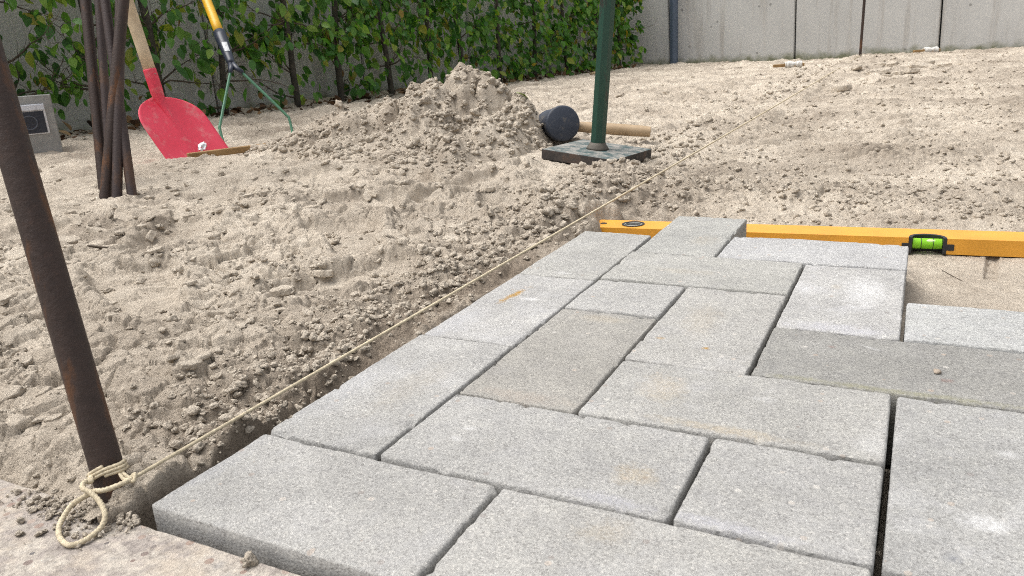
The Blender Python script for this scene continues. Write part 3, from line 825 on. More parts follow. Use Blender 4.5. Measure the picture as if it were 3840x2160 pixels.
LOOP = [(-0.56,0.10,0.125),(-0.50,0.0,0.125),(-0.427,-0.057,0.12),(-0.439,-0.08,0.13),(-0.417,-0.121,0.13),(-0.383,-0.139,0.12),(-0.329,-0.133,0.1),(-0.25,-0.14,0.06),(-0.17,-0.173,0.02),(-0.147,-0.208,-0.02),(-0.145,-0.265,-0.05),(-0.152,-0.358,-0.06),(-0.201,-0.411,-0.062),(-0.305,-0.391,-0.062),(-0.383,-0.352,-0.05),(-0.445,-0.284,-0.03),(-0.471,-0.192,0.01),(-0.419,-0.142,0.05),(-0.349,-0.104,0.09),(-0.275,-0.075,0.1),(-0.222,0.0,0.11),(-0.20,0.07,0.115)]
MB().tube(spline([tuple(q * U for q in p) for p in LOOP], 14), 0.0018, 10, lobes=3, twist=800, depth=0.25).build("loop", M_ROPE, rope, True)
tag(rope, "taut beige string along the paver edge with a loose loop at the stake", "string")

# far stake holding the other end
e = empty("line_stake", V((0.0, 60.3, -0.3)))
a0, a1 = V((0.0, 60.3, -1.2)), V((0.03, 60.6, 7.5))
MB().tube([a0 + (a1 - a0) * t for t in np.linspace(0, 1, 12)], 0.0095, 14).build("shaft", M_RUST, e, True, auto=0.8)
tag(e, "thin dark rusty stake far off in front of the concrete wall", "stake", "steel stakes")

# bundle of five stakes stuck in the sand
BUND = [((-12.1, 8.66), (-13.0, 9.85, 4.1), 0.0118, "rusty stake, leftmost of the upright bundle beside the red shovel"),
        ((-11.87, 8.69), (-12.62, 9.9, 4.07), 0.0094, "rusty stake, second from the left at the top of the upright bundle"),
        ((-10.21, 7.92), (-11.30, 9.05, 3.96), 0.0096, "rusty stake whose foot stands rightmost in the upright bundle"),
        ((-10.74, 7.69), (-10.80, 9.10, 3.92), 0.0116, "rusty stake crossing in front of the others in the upright bundle"),
        ((-10.44, 7.74), (-10.95, 9.15, 3.95), 0.0102, "dark stake standing straight in the middle of the upright bundle's feet")]
for (bx, by), top, rad, lab in BUND:
    p0 = V((bx, by, 0.08)); p1 = V(top); dr = (p1 - p0)
    q0 = p0 - dr * 0.25; q1 = p0 + dr * 2.0
    e = empty("line_stake", p0)
    MB().tube([q0 + (q1 - q0) * t for t in np.linspace(0, 1, 16)], rad, 16).build("shaft", M_RUST2 if rad < 0.0112 else M_RUST, e, True, auto=0.8)
    tag(e, lab, "stake", "steel stakes")

# ------------------------------------------------------------------ spirit level
M_LVL = flat_material("orange_enamel", (0.72, 0.335, 0.035), 0.42, var=0.13, scale=14)
M_BLK = flat_material("black_plastic", (0.018, 0.019, 0.022), 0.45, var=0.2)
e = empty("spirit_level", V((4.4, 9.65, -0.58)))
L0, L1 = np.array([-0.62, 9.0]), np.array([9.4, 9.78])
ld = (L1 - L0) / np.linalg.norm(L1 - L0); lnm = np.array([-ld[1], ld[0]])
LEN = np.linalg.norm(L1 - L0) * U
LM = frame((L0[0] * U, L0[1] * U, -0.058), (ld[0], ld[1], 0), (lnm[0], lnm[1], 0), (0, 0, 1))
v0 = LEN / 2 - 0.026; v1 = LEN / 2 + 0.022               # cut-out for the middle vial
W, T = 0.054, 0.0225
mbm = bmesh.new()
def extr(bm, outline, z0, z1, M):
    lo = [bm.verts.new(M @ Vector((x, y, z0))) for x, y in outline]; hi = [bm.verts.new(M @ Vector((x, y, z1))) for x, y in outline]
    k = len(outline)
    bm.faces.new(lo[::-1]); bm.faces.new(hi)
    for i in range(k): bm.faces.new((lo[i], lo[(i+1) % k], hi[(i+1) % k], hi[i]))
arc = [(v0 + (v1 - v0) * (0.5 - 0.5 * math.cos(a)), 0.024 * math.sin(a)**0.8) for a in np.linspace(0, math.pi, 17)]
outline = [(0, 0)] + arc + [(LEN, 0), (LEN, W), (0, W)]
extr(mbm, outline, 0, T, LM)
bmesh.ops.bevel(mbm, geom=[ed for ed in mbm.edges if ed.calc_face_angle(0) > 0.9], offset=0.0009, segments=2, affect='EDGES')
me = bpy.data.meshes.new("body"); mbm.to_mesh(me); mbm.free(); me.materials.append(M_LVL)
link("body", me, e)
# black bracket arching round the cut-out
mbm = bmesh.new()
inner = [(v0 + 0.0045 + (v1 - v0 - 0.009) * (0.5 - 0.5 * math.cos(a)), 0.0185 * math.sin(a)**0.8) for a in np.linspace(0, math.pi, 17)]
outer = [(x, y - 0.0002) for x, y in arc]
extr(mbm, [(outer[0][0], -0.0006)] + outer[1:-1] + [(outer[-1][0], -0.0006), (inner[-1][0], -0.0006)] + inner[-2:0:-1] + [(inner[0][0], -0.0006)], 0.0003, T + 0.0006, LM)
me = bpy.data.meshes.new("vial_bracket"); mbm.to_mesh(me); mbm.free(); me.materials.append(M_BLK); br = link("vial_bracket", me, e)
MB().box((v1 - 0.001, -0.0011, 0.0055), (v1 + 0.0095, 0.001, 0.0145), LM).build("clip", M_BLK, br, bevel=0.0008)
MB().box((v0 - 0.0085, -0.0011, 0.0055), (v0 + 0.001, 0.001, 0.0145), LM).build("clip", M_BLK, br, bevel=0.0008)
gm, nt, b = mat("green_vial"); b.inputs["Base Color"].default_value = (0.30, 0.72, 0.03, 1); b.inputs["Roughness"].default_value = 0.12
b.inputs["Transmission Weight"].default_value = 0.35; b.inputs["IOR"].default_value = 1.35
vx0, vx1 = v0 + 0.0055, v1 - 0.0055
vl = MB().tube([LM @ Vector((x, 0.0085, 0.0125)) for x in np.linspace(vx0, vx1, 9)], 0.0075, 20).build("vial", gm, e, True, auto=0.8)
bubm = flat_material("bubble", (0.62, 0.86, 0.38), 0.1, var=0.02)
mm = (vx0 + vx1) / 2
pb = [LM @ Vector((mm + 0.0045 + 0.0065 * c, 0.0045, 0.0172)) for c in np.linspace(-1, 1, 13)]
MB().tube(pb, [0.0026 * math.sqrt(max(0.03, 1 - c * c)) for c in np.linspace(-1, 1, 13)], 12).build("bubble", bubm, vl, True)
for dx in (-0.0075, 0.0075):
    c0 = [LM @ Vector((mm + dx, 0.0085 + 0.0078 * math.cos(a), 0.0125 + 0.0078 * math.sin(a))) for a in np.linspace(0, 2 * math.pi, 25)]
    MB().tube(c0, 0.0004, 6, cap=False).build("mark", M_BLK, vl, True)
# end vial window and hanging hole on the upper face
def disc(r0, r1, cx, cy, z, h, name, m, par, ell=1.0):
    q = MB(); n_ = 28; vs = []; fs = []
    for rr2, zz in ((r0, z + h), (r1, z + h), (r1, z)):
        vs += [LM @ Vector((cx + rr2 * math.cos(2*math.pi*i/n_), cy + rr2 * ell * math.sin(2*math.pi*i/n_), zz)) for i in range(n_)]
    for s_ in (0, 1):
        fs += [(s_*n_+i, s_*n_+(i+1) % n_, (s_+1)*n_+(i+1) % n_, (s_+1)*n_+i) for i in range(n_)]
    q.add(vs, fs); return q.build(name, m, par, True, auto=0.6)
lead = flat_material("grey_plastic", (0.30, 0.30, 0.27), 0.5)
ring = disc(0.0150, 0.0185, 0.072, 0.027, T, 0.0012, "plumb_vial_ring", M_BLK, e)
disc(0.0, 0.0149, 0.072, 0.027, T, 0.0006, "lens", lead, ring)
for q_ in (-0.006, 0.0, 0.006): MB().box((0.060, 0.0262 + q_, T + 0.0007), (0.084, 0.0278 + q_, T + 0.0014), LM).build("bar", M_BLK, ring)
disc(0.0, 0.0055, 0.022, 0.027, T, 0.0005, "hanging_hole", flat_material("hole_shadow", (0.05, 0.035, 0.02), 0.9), e)
MB().box((-0.004, 0.001, 0.0012), (0.0002, W - 0.001, T - 0.0012), LM).build("end_cap", flat_material("end_cap_grey", (0.16, 0.16, 0.17), 0.6), e, bevel=0.001)
tag(e, "orange-yellow spirit level with green vial lying behind the laid pavers", "spirit level")

# ------------------------------------------------------------------ tamper
e = empty("hand_tamper", V((-2.57, 14.7, -0.15)))
tc = V((-2.57, 14.68, 0.085)); tn = Vector((0.103, -0.001, 0.995)).normalized()
tx = Vector((0.144, 0.989, -0.014)); tx = (tx - tn * tx.dot(tn)).normalized(); ty = tn.cross(tx)
TM = frame(tc, tx, ty, tn)
def plate_material():
    m, nt, b = mat("tamper_plate"); n = N(nt)
    co = n.coord(); f = n.noise(30, 6, 0.7, co)
    nrm = n.new("ShaderNodeNewGeometry").outputs["Normal"]; sp = n.new("ShaderNodeSeparateXYZ"); n.l(nrm, sp.inputs[0])
    top = n.mix(n.mapr(n.noise(36, 6, 0.75, co), 0.42, 0.58), (0.05, 0.085, 0.086), (0.29, 0.275, 0.25))
    side = n.ramp(f, [(0.35, (0.018, 0.017, 0.017)), (0.55, (0.05, 0.04, 0.035)), (0.66, (0.085, 0.05, 0.035)), (0.76, (0.16, 0.15, 0.14))])
    n.l(n.mix(n.mapr(sp.outputs[2], 0.6, 0.8), side, top), b.inputs["Base Color"])
    b.inputs["Roughness"].default_value = 0.7; n.l(n.bump(f, 0.003, 0.6), b.inputs["Normal"])
    return m
MB().box((-0.095, -0.095, -0.023), (0.095, 0.095, 0), TM).build("plate", plate_material(), e, bevel=0.0015)
pm_, nt, b = mat("green_paint"); n_ = N(nt)
f = n_.noise(22, 6, 0.7, None, (1, 1, 0.35))
n_.l(n_.ramp(f, [(0.40, (0.012, 0.05, 0.034)), (0.56, (0.016, 0.062, 0.042)), (0.63, (0.03, 0.026, 0.022)), (0.7, (0.014, 0.05, 0.034))]), b.inputs["Base Color"])
b.inputs["Roughness"].default_value = 0.42; n_.l(n_.bump(n_.noise(200, 3, 0.6), 0.0006, 0.5), b.inputs["Normal"])
MB().tube([TM @ Vector((0, 0, z)) for z in np.linspace(0.004, 1.1, 10)], 0.0182, 8).build("pole", pm_, e, True, auto=0.5)
MB().tube([TM @ Vector((0, 0, z)) for z in (0.0005, 0.004, 0.010, 0.016)], [0.027, 0.0255, 0.021, 0.0184], 18).build("weld_collar", flat_material("weld", (0.085, 0.075, 0.06), 0.7, var=0.5, scale=60), e, True)
tag(e, "hand tamper with dark green pole and dusty square steel plate", "tamper")

# ------------------------------------------------------------------ rubber mallet
fc = V((-4.29, 16.7, 0.463))
bk = Vector((HEAD[0] * 0.9 - SIDE[0] * 0.22, HEAD[1] * 0.9 - SIDE[1] * 0.22, -0.16)).normalized()
e = empty("rubber_mallet", (fc.x, fc.y, 0.0))
prof = [(0, 0.042), (0.002, 0.0455), (0.005, 0.0472), (0.02, 0.0472), (0.024, 0.0445), (0.035, 0.0435), (0.085, 0.0435), (0.096, 0.0445), (0.10, 0.0472), (0.114, 0.0472), (0.118, 0.0455), (0.12, 0.042)]
M_RUB, nt, b = mat("dark_rubber"); n_ = N(nt)
f = n_.noise(28, 6, 0.7)
n_.l(n_.ramp(f, [(0.35, (0.022, 0.03, 0.048)), (0.56, (0.034, 0.043, 0.064)), (0.64, (0.10, 0.095, 0.09)), (0.72, (0.2, 0.18, 0.155))]), b.inputs["Base Color"]); b.inputs["Roughness"].default_value = 0.62
n_.l(n_.bump(n_.noise(300, 3, 0.6), 0.0005, 0.6), b.inputs["Normal"])
MB().tube([fc + bk * t for t, _ in prof], [q for _, q in prof], 40).build("head", M_RUB, e, True, auto=0.7)
hm = fc + bk * 0.06
he = V((-2.22, 17.7, 0.10))
M_ASH = wood_material("ash_handle", (0.34, 0.24, 0.14), (0.48, 0.36, 0.23), (2, 2, 2))
MB().tube([hm + (he - hm) * t for t in np.linspace(0, 1, 10)], [0.0135, 0.0135, 0.0138, 0.0142, 0.0146, 0.0150, 0.0152, 0.0152, 0.015, 0.0135], 18).build("handle", M_ASH, e, True, auto=0.8)
tag(e, "rubber mallet with dark blue-black head and wooden handle behind the tamper", "mallet")

# ------------------------------------------------------------------ red shovel
Wb, Lb, bend = 0.215, 0.215, 0.487
SX = Vector((0.0245, 0.9992, 0.0312)).normalized(); SY = Vector((-0.6095, -0.0098, 0.7927)); SY = (SY - SX * SY.dot(SX)).normalized(); SZ = SX.cross(SY)
so = V((-14.21, 13.18, 0.04)) - SY * 0.012
SM = frame(so, SX, SY, SZ)
e = empty("shovel", so)
M_RED, nt, b = mat("red_paint"); n_ = N(nt)
f = n_.noise(24, 6, 0.7); g2 = n_.noise(7, 4, 0.6)
c = n_.ramp(g2, [(0.3, (0.66, 0.03, 0.065)), (0.7, (0.75, 0.06, 0.11))])
c = n_.mix(n_.mapr(f, 0.52, 0.75, 0.0, 0.5), c, (0.62, 0.40, 0.37))
n_.l(c, b.inputs["Base Color"]); b.inputs["Roughness"].default_value = 0.5
def half_width(t):                        # outline of the blade, t = 0 at the edge, 1 at the shoulders
    if t < 0.52: return Wb / 2
    q = min(1.0, (t - 0.52) / 0.48)
    return max(0.0165, Wb / 2 * (1 - q**2.3)**(1 / 1.9))
vs, fs = [], []
NT, NS = 26, 22
for i in range(NT + 1):
    t = i / NT
    for j in range(NS + 1):
        s_ = j / NS * 2 - 1
        hw = half_width(t)
        x_ = s_ * hw; y_ = t * Lb
        rib = 0.016 * math.exp(-(x_ / 0.009)**2) * max(0, (t - 0.12) / 0.88)**0.8
        z_ = 0.016 * (abs(x_) / (Wb / 2))**2.4 + 0.010 * t * t + rib
        vs.append(SM @ Vector((x_, y_, z_)))
for i in range(NT):
    for j in range(NS):
        a = i * (NS + 1) + j
        fs.append((a, a + 1, a + NS + 2, a + NS + 1))
blade = MB().add(vs, fs).build("blade", M_RED, e, True)
sol = blade.modifiers.new("thickness", 'SOLIDIFY'); sol.thickness = 0.002; sol.offset = -1
hd = (SY * math.cos(bend) + SZ * math.sin(bend)).normalized()
nk = SM @ Vector((0, Lb * 0.94, 0.016))
mid_ = SM @ Vector((0, Lb * 0.55, 0.006))
MB().tube(spline([mid_, SM @ Vector((0, Lb * 0.8, 0.010)), nk + hd * 0.01, nk + hd * 0.045, nk + hd * 0.085], 6), [0.002 + 0.0158 * min(1, (i / 14.0))**0.7 for i in range(25)], 20).build("socket", M_RED, e, True)
for q_ in (0.062,):
    MB().tube([nk + hd * q_ + SZ * 0.0165, nk + hd * q_ + SZ * 0.0195], [0.004, 0.003], 10).build("rivet", flat_material("rivet", (0.35, 0.3, 0.28), 0.4, 0.6), e, True)
M_HND = wood_material("pale_wood_handle", (0.50, 0.385, 0.25), (0.66, 0.545, 0.385), (2, 2, 2))
MB().tube([nk + hd * t for t in np.linspace(0.078, 1.1, 18)], [0.0165 + 0.0015 * math.sin(t * 3) for t in np.linspace(0, 1, 18)], 20).build("handle", M_HND, e, True)
tag(e, "red flat shovel with pale wooden handle leaning at the hedge", "shovel")

# crumpled foil on the blade
rs = random.Random(5); vs, fs = [], []
for i in range(7):
    for j in range(5):
        vs.append(((i - 3) * 0.0075 + rs.uniform(-0.003, 0.003), (j - 2) * 0.005 * (1 - 0.08 * abs(i - 3)**1.5) + rs.uniform(-0.002, 0.002), 0.003 + rs.uniform(0, 0.0085)))
for i in range(6):
    for j in range(4):
        if (i, j) in ((2, 1), (5, 0), (0, 3)): continue
        a = i * 5 + j; fs += [(a, a + 5, a + 6), (a, a + 6, a + 1)]
me = bpy.data.meshes.new("foil_scrap"); me.from_pydata(vs, [], fs)
me.materials.append(flat_material("foil", (0.75, 0.75, 0.76), 0.25, 0.7, var=0.1))
o = link("foil_scrap", me); o.matrix_world = SM @ Matrix.Translation((0.030, 0.030, 0.004)) @ Matrix.Rotation(0.4, 4, 'Z')
tag(o, "crumpled silvery foil scrap lying on the red shovel blade", "foil")

# ------------------------------------------------------------------ rake behind the shovel
e = empty("rake", V((-15.4, 17.0, 0.1)))
M_GRN = flat_material("green_wire", (0.07, 0.19, 0.115), 0.4, var=0.25)
fork = V((-17.19, 17.98, 2.39)); slv = V((-18.53, 18.9, 3.62)); top = fork + (slv - fork) * 5.0
PL = [(-17.06, 17.74, 2.21), (-16.66, 16.58, 0.68), (-16.58, 16.4, 0.41), (-16.28, 16.2, -0.15)]
PRr = [(-16.83, 17.98, 2.19), (-15.46, 18.3, 0.74), (-15.26, 18.31, 0.47), (-14.98, 18.08, -0.2)]
for P_ in (PL, PRr):
    MB().tube(spline([V(p) for p in P_], 8), 0.0047, 10).build("prong", M_GRN, e, True)
M_SLV = flat_material("navy_plastic", (0.02, 0.026, 0.045), 0.42)
sd_ = (slv - fork).normalized()
sl = MB().tube([fork + sd_ * t for t in (0.008, 0.02, 0.05, 0.16, 0.185)], [0.012, 0.0135, 0.016, 0.0215, 0.022], 20).build("sleeve", M_SLV, e, True)
for P_ in (PL, PRr):
    d_ = (V(P_[0]) - fork); MB().tube([fork + sd_ * 0.022, fork + d_ * 0.6, fork + d_ * 1.25], [0.011, 0.009, 0.0068], 12).build("fork_arm", M_SLV, e, True)
lab_o = -Vector((FW[0], FW[1], 0)).normalized(); lab_o = (lab_o - sd_ * lab_o.dot(sd_)).normalized(); lab_s = sd_.cross(lab_o)
lab_o = (lab_o * 0.8 - lab_s * 0.6).normalized() if lab_s.dot(Vector((SIDE[0], SIDE[1], 0))) < 0 else (lab_o * 0.8 + lab_s * 0.6).normalized(); lab_s = sd_.cross(lab_o)
q = MB(); vs = []; fs = []
for i in range(6):
    t = 0.06 + i * 0.0095; R_ = 0.0167 + (t - 0.05) / 0.11 * 0.0055 + 0.0005
    for j in range(7):
        a = (j - 3) * 0.16
        vs.append(fork + sd_ * t + (lab_o * math.cos(a) + lab_s * math.sin(a)) * R_)
for i in range(5):
    for j in range(6): fs.append((i*7+j, i*7+j+1, i*7+j+8, i*7+j+7))
q.add(vs, fs).build("sticker", flat_material("worn_sticker", (0.55, 0.57, 0.58), 0.5, var=0.35, scale=140), sl, True)
M_YEL = flat_material("yellow_handle", (0.72, 0.40, 0.015), 0.45, var=0.12, scale=20)
MB().tube([fork + sd_ * t for t in np.linspace(0.17, 1.0, 12)], 0.0168, 18).build("handle", M_YEL, e, True)
M_LATH = wood_material("rake_head_wood", (0.22, 0.125, 0.045), (0.40, 0.255, 0.11), (2, 2, 2))
b0, b1 = V((-13.85, 12.57, 0.12)), V((-12.86, 14.27, 0.13))
tag(e, "rake with yellow handle, navy sleeve and two green prongs standing in sand", "rake")
# wooden lath in front of the shovel blade
bd = (b1 - b0); bx = bd.normalized(); bz = Vector((0, 0, 1)); by = bz.cross(bx).normalized()
o = MB().box((0, -0.009, -0.009), (bd.length * 1.25, 0.009, 0.009), frame(b0, bx, by, bz)).build("wooden_lath", M_LATH, None, bevel=0.0025)
tag(o, "weathered brown wooden lath lying along the shovel's front edge", "lath")

# ------------------------------------------------------------------ socket post
e = empty("socket_post", V((-21.5, 13.4, 0.1)))
pc = V((-20.86, 13.62, 0.0)); px_ = Vector((0.575, 0.818, 0)); py_ = Vector((-0.818, 0.575, 0))
PM = frame(pc, px_, py_, (0, 0, 1))
M_ST = flat_material("brushed_steel", (0.30, 0.30, 0.29), 0.5, 0.35, var=0.18, scale=30)
MB().box((-0.135, 0, -0.04), (0, 0.085, 0.188), PM).build("post", M_ST, e, bevel=0.0012)
so_ = MB().box((-0.122, -0.006, 0.068), (-0.022, -0.0005, 0.158), PM).build("socket_frame", flat_material("white_plastic", (0.62, 0.63, 0.65), 0.4), e, bevel=0.002)
MB().box((-0.118, -0.0085, 0.072), (-0.028, -0.0062, 0.140), PM).build("socket_plate", flat_material("navy_socket", (0.016, 0.02, 0.034), 0.35), so_, bevel=0.001)
MB().box((-0.122, -0.014, 0.143), (-0.022, -0.0062, 0.162), PM).build("lid", flat_material("grey_lid", (0.55, 0.57, 0.62), 0.35), so_, bevel=0.003)
cc = [PM @ Vector((-0.072 + 0.021 * math.cos(a), -0.0095, 0.106 + 0.021 * math.sin(a))) for a in np.linspace(0, 2*math.pi, 29)]
MB().tube(cc, 0.0022, 8, cap=False).build("rim", flat_material("socket_rim", (0.08, 0.09, 0.115), 0.3), so_, True)
for s_ in (-1, 1): MB().tube([PM @ Vector((-0.072 + s_ * 0.008, -0.0105, 0.106)), PM @ Vector((-0.072 + s_ * 0.008, -0.0087, 0.106))], 0.0026, 10).build("pin_hole", M_BLK, so_)
tag(e, "steel power socket post with navy outlet beside the bundle of stakes", "socket post")

# ------------------------------------------------------------------ concrete walls
def wall_material(name, dark=1.0):
    m, nt, b = mat(name); n = N(nt)
    co = n.new("ShaderNodeNewGeometry").outputs["Position"]
    big = n.noise(2.2, 5, 0.6, co); st = n.noise(5.5, 5, 0.65, co, (2.6, 2.6, 0.14)); fine = n.noise(60, 5, 0.7, co)
    c = n.ramp(big, [(0.3, (0.47 * dark, 0.472 * dark, 0.462 * dark)), (0.7, (0.55 * dark, 0.552 * dark, 0.54 * dark))])
    c = n.mix(n.mapr(st, 0.50, 0.72, 0, 0.5), c, (0.25 * dark, 0.215 * dark, 0.175 * dark))
    sp = n.new("ShaderNodeSeparateXYZ"); n.l(co, sp.inputs[0])
    zz = n.math('ADD', sp.outputs[2], n.math('MULTIPLY', n.math('SUBTRACT', n.noise(14, 4, 0.6, co), 0.5), 0.14))
    c = n.mix(n.mapr(zz, 0.045, -0.015, 0, 0.85), c, (0.13 * dark, 0.14 * dark, 0.065 * dark))
    c = n.mix(0.35, c, n.ramp(fine, [(0.3, (0.85, 0.85, 0.85)), (0.6, (1.05, 1.05, 1.05))]), 'MULTIPLY')
    v2 = n.new("ShaderNodeTexVoronoi"); v2.inputs["Scale"].default_value = 7; n.l(co, v2.inputs["Vector"])
    c = n.mix(n.math('MULTIPLY', n.math('LESS_THAN', v2.outputs["Distance"], 0.07), 0.55), c, (0.1, 0.1, 0.1))
    n.l(c, b.inputs["Base Color"]); b.inputs["Roughness"].default_value = 0.85
    n.l(n.bump(fine, 0.002, 0.4), b.inputs["Normal"])
    return m
M_WALL = wall_material("concrete_wall")
def wall(name, origin, yaw, spans, label, tilt=0.0, height=1.15):
    e = empty(name, origin)
    e.rotation_euler = (0, 0, yaw)
    for (a0_, a1_) in spans:
        me = bpy.data.meshes.new("panel"); bm = bmesh.new()
        q = MB().box((a0_ + 0.0055, 0, -0.25), (a1_ - 0.0055, 0.12, height))
        me.from_pydata(q.v, [], q.f); bm.from_mesh(me)
        bmesh.ops.bevel(bm, geom=bm.edges[:], offset=0.006, segments=2, affect='EDGES'); bm.to_mesh(me); bm.free()
        me.materials.append(M_WALL)
        o = bpy.data.objects.new("panel", me); COL.objects.link(o); o.parent = e; o.rotation_euler = (0, tilt, 0)
    q = MB().box((spans[0][0], 0.05, -0.25), (spans[-1][1], 0.11, height - 0.01))
    me = bpy.data.meshes.new("joint_backing"); me.from_pydata(q.v, [], q.f); me.materials.append(flat_material("joint_dark", (0.05, 0.055, 0.05), 0.95))
    o = bpy.data.objects.new("joint_backing", me); COL.objects.link(o); o.parent = e; o.rotation_euler = (0, tilt, 0)
    return tag(e, label, "wall")
wall("retaining_wall", (0, 6.45, 0), 0, [(-2.5, -1.5), (-1.5, -0.5), (-0.5, 0.5), (0.5, 1.5), (1.5, 2.5), (2.5, 3.5)], "grey concrete panel wall across the back of the plot", math.radians(-1.4))
lw = LW_B - LW_A; lyaw = math.atan2(lw[1], lw[0])
wall("retaining_wall", (LW_A[0], LW_A[1], 0), lyaw, [(k - 2.0, k - 1.0) for k in range(0, 8)], "grey concrete panel wall in shade behind the leafy hedge", 0.0, 1.6)

# downpipe
e = empty("downpipe", (-1.44, 6.30, -0.03))
M_PIPE = flat_material("blue_grey_zinc", (0.085, 0.115, 0.165), 0.4, 0.3, var=0.15)
MB().tube([(-1.44 - 0.006 * t, 6.36, -0.15 + t * 1.3) for t in np.linspace(0, 1, 6)], 0.034, 24).build("pipe", M_PIPE, e, True, auto=0.9)
MB().box((-1.49, 6.40, 0.70), (-1.39, 6.446, 0.72)).build("bracket", M_PIPE, e)
tag(e, "blue-grey downpipe standing against the concrete wall beside the hedge's end", "pipe")

# string winders near the wall
M_WHT = flat_material("white_cord", (0.72, 0.71, 0.68), 0.85, var=0.15, scale=200)
def winder(p, a, label):
    e = empty("string_winder", p); d = Vector((math.cos(a), math.sin(a), 0)); n2 = Vector((-d.y, d.x, 0))
    Mx = frame(p, d, n2, (0, 0, 1))
    MB().box((-0.115, -0.014, 0.004), (0.07, 0.014, 0.022), Mx).build("stick", M_LATH, e, bevel=0.003)
    pts = []
    for t in np.linspace(0, 1, 260):
        an = t * 2 * math.pi * 13; bulge = 0.013 + 0.009 * abs(math.sin(t * math.pi * 1.5 + 0.4))
        pts.append(Mx @ Vector((-0.045 + 0.10 * t, bulge * math.cos(an), 0.016 + bulge * 0.85 * math.sin(an))))
    MB().tube(pts, 0.0032, 6).build("cord", M_WHT, e, True)
    return tag(e, label, "string winder", "string winders")
winder(Vector((-0.315, 5.0, -0.002)), 0.35, "white cord wound on a wooden stick, left of the far stake")
winder(Vector((0.44, 6.24, 0.0)), 0.5, "white cord wound on a wooden stick, at the wall's foot right of the far stake")

# ------------------------------------------------------------------ hornbeam hedge: one plant after another
def leaf_material(name, island):
    m, nt, b = mat(name); n = N(nt)
    rnd = n.new("ShaderNodeNewGeometry").outputs["Random Per Island"] if island else rand_obj(n)
    c = n.ramp(rnd, [(0.0, (0.033, 0.11, 0.026)), (0.25, (0.065, 0.19, 0.036)), (0.6, (0.115, 0.27, 0.046)), (0.84, (0.22, 0.37, 0.06)), (0.96, (0.29, 0.31, 0.045)), (0.985, (0.33, 0.24, 0.04)), (1.0, (0.22, 0.11, 0.04))])
    co = n.coord("Object" if not island else "Generated")
    f = n.noise(60 if not island else 90, 3, 0.6, co)
    c = n.mix(0.6, c, n.ramp(f, [(0.3, (0.75, 0.8, 0.7)), (0.7, (1.2, 1.15, 1.1))]), 'MULTIPLY')
    n.l(c, b.inputs["Base Color"]); b.inputs["Roughness"].default_value = 0.42
    if not island:
        sp = n.new("ShaderNodeSeparateXYZ"); n.l(co, sp.inputs[0])
        v_ = n.math('SUBTRACT', n.math('MULTIPLY', sp.outputs[1], 1100), n.math('MULTIPLY', n.math('ABSOLUTE', sp.outputs[0]), 1100))
        n.l(n.bump(n.math('SINE', v_), 0.0011, 0.8), b.inputs["Normal"])
    tr = n.new("ShaderNodeBsdfTranslucent"); n.l(n.mix(1.0, c, (1.5, 1.7, 0.6), 'MULTIPLY'), tr.inputs[0])
    mx = n.new("ShaderNodeMixShader"); mx.inputs[0].default_value = 0.36
    out = nt.nodes["Material Output"]
    n.l(b.outputs[0], mx.inputs[1]); n.l(tr.outputs[0], mx.inputs[2]); n.l(mx.outputs[0], out.inputs[0])
    return m
M_LEAF, M_LEAVES = leaf_material("hornbeam_leaf", False), leaf_material("hornbeam_foliage", True)
M_BARK = flat_material("hornbeam_bark", (0.06, 0.054, 0.043), 0.9, var=0.45, scale=50, bumpd=0.004)
M_TWIG = flat_material("twig_bark", (0.075, 0.058, 0.042), 0.85, var=0.3)

def leaf_geo(L, Wd, curl, fold, seed):
    rs = random.Random(seed)
    rows = [(0.0, 0.06), (0.12, 0.55), (0.3, 0.92), (0.48, 1.0), (0.66, 0.84), (0.84, 0.48), (1.0, 0.02)]
    vs, fs = [], []
    for t, w_ in rows:
        hw = Wd / 2 * w_ * (1 + rs.uniform(-0.06, 0.06))
        z0 = curl * L * (t * t - 0.4 * t)
        for s_ in (-1, 0, 1):
            vs.append((s_ * hw, t * L, z0 + fold * hw * abs(s_)))
    for i in range(len(rows) - 1):
        for j in range(2):
            a = i * 3 + j
            fs.append((a, a + 1, a + 4, a + 3))
    return vs, fs
LEAF_ME = []
for k in range(10):
    vs, fs = leaf_geo(0.056 * (0.8 + 0.05 * k), 0.036 * (0.82 + 0.045 * k), random.uniform(-0.35, 0.1), random.uniform(0.05, 0.4), k)
    me = bpy.data.meshes.new("leaf"); me.from_pydata(vs, [], fs); me.materials.append(M_LEAF)
    me.polygons.foreach_set("use_smooth", [True] * len(me.polygons)); LEAF_ME.append((me, vs, fs))

def leaf_matrix(p, size, outward, tilt_rng=0.9):
    """blade hangs outward and down, turned at random"""
    az = random.gauss(0, 0.75)
    o2 = Vector((outward.x * math.cos(az) - outward.y * math.sin(az), outward.x * math.sin(az) + outward.y * math.cos(az), 0))
    droop = random.gauss(-0.95, 0.45)
    ydir = (o2 * math.cos(droop) + Vector((0, 0, 1)) * math.sin(droop)).normalized()
    roll_ = random.gauss(0, tilt_rng)
    zdir = Vector((0, 0, 1)) * math.cos(droop) - o2 * math.sin(droop)
    zdir = (zdir - ydir * zdir.dot(ydir)).normalized()
    xdir = ydir.cross(zdir)
    xd = xdir * math.cos(roll_) + zdir * math.sin(roll_); zd = xd.cross(ydir)
    return frame(p, xd * size, ydir * size, zd * size)

HL_A, HL_B = np.array([-2.45, 2.2]), np.array([-1.85, 6.0])
hdir = (HL_B - HL_A) / np.linalg.norm(HL_B - HL_A)
hout = Vector((hdir[1], -hdir[0], 0))                              # towards the plot
def hedge_pt(y): return HL_A + hdir * ((y - HL_A[1]) / hdir[1])

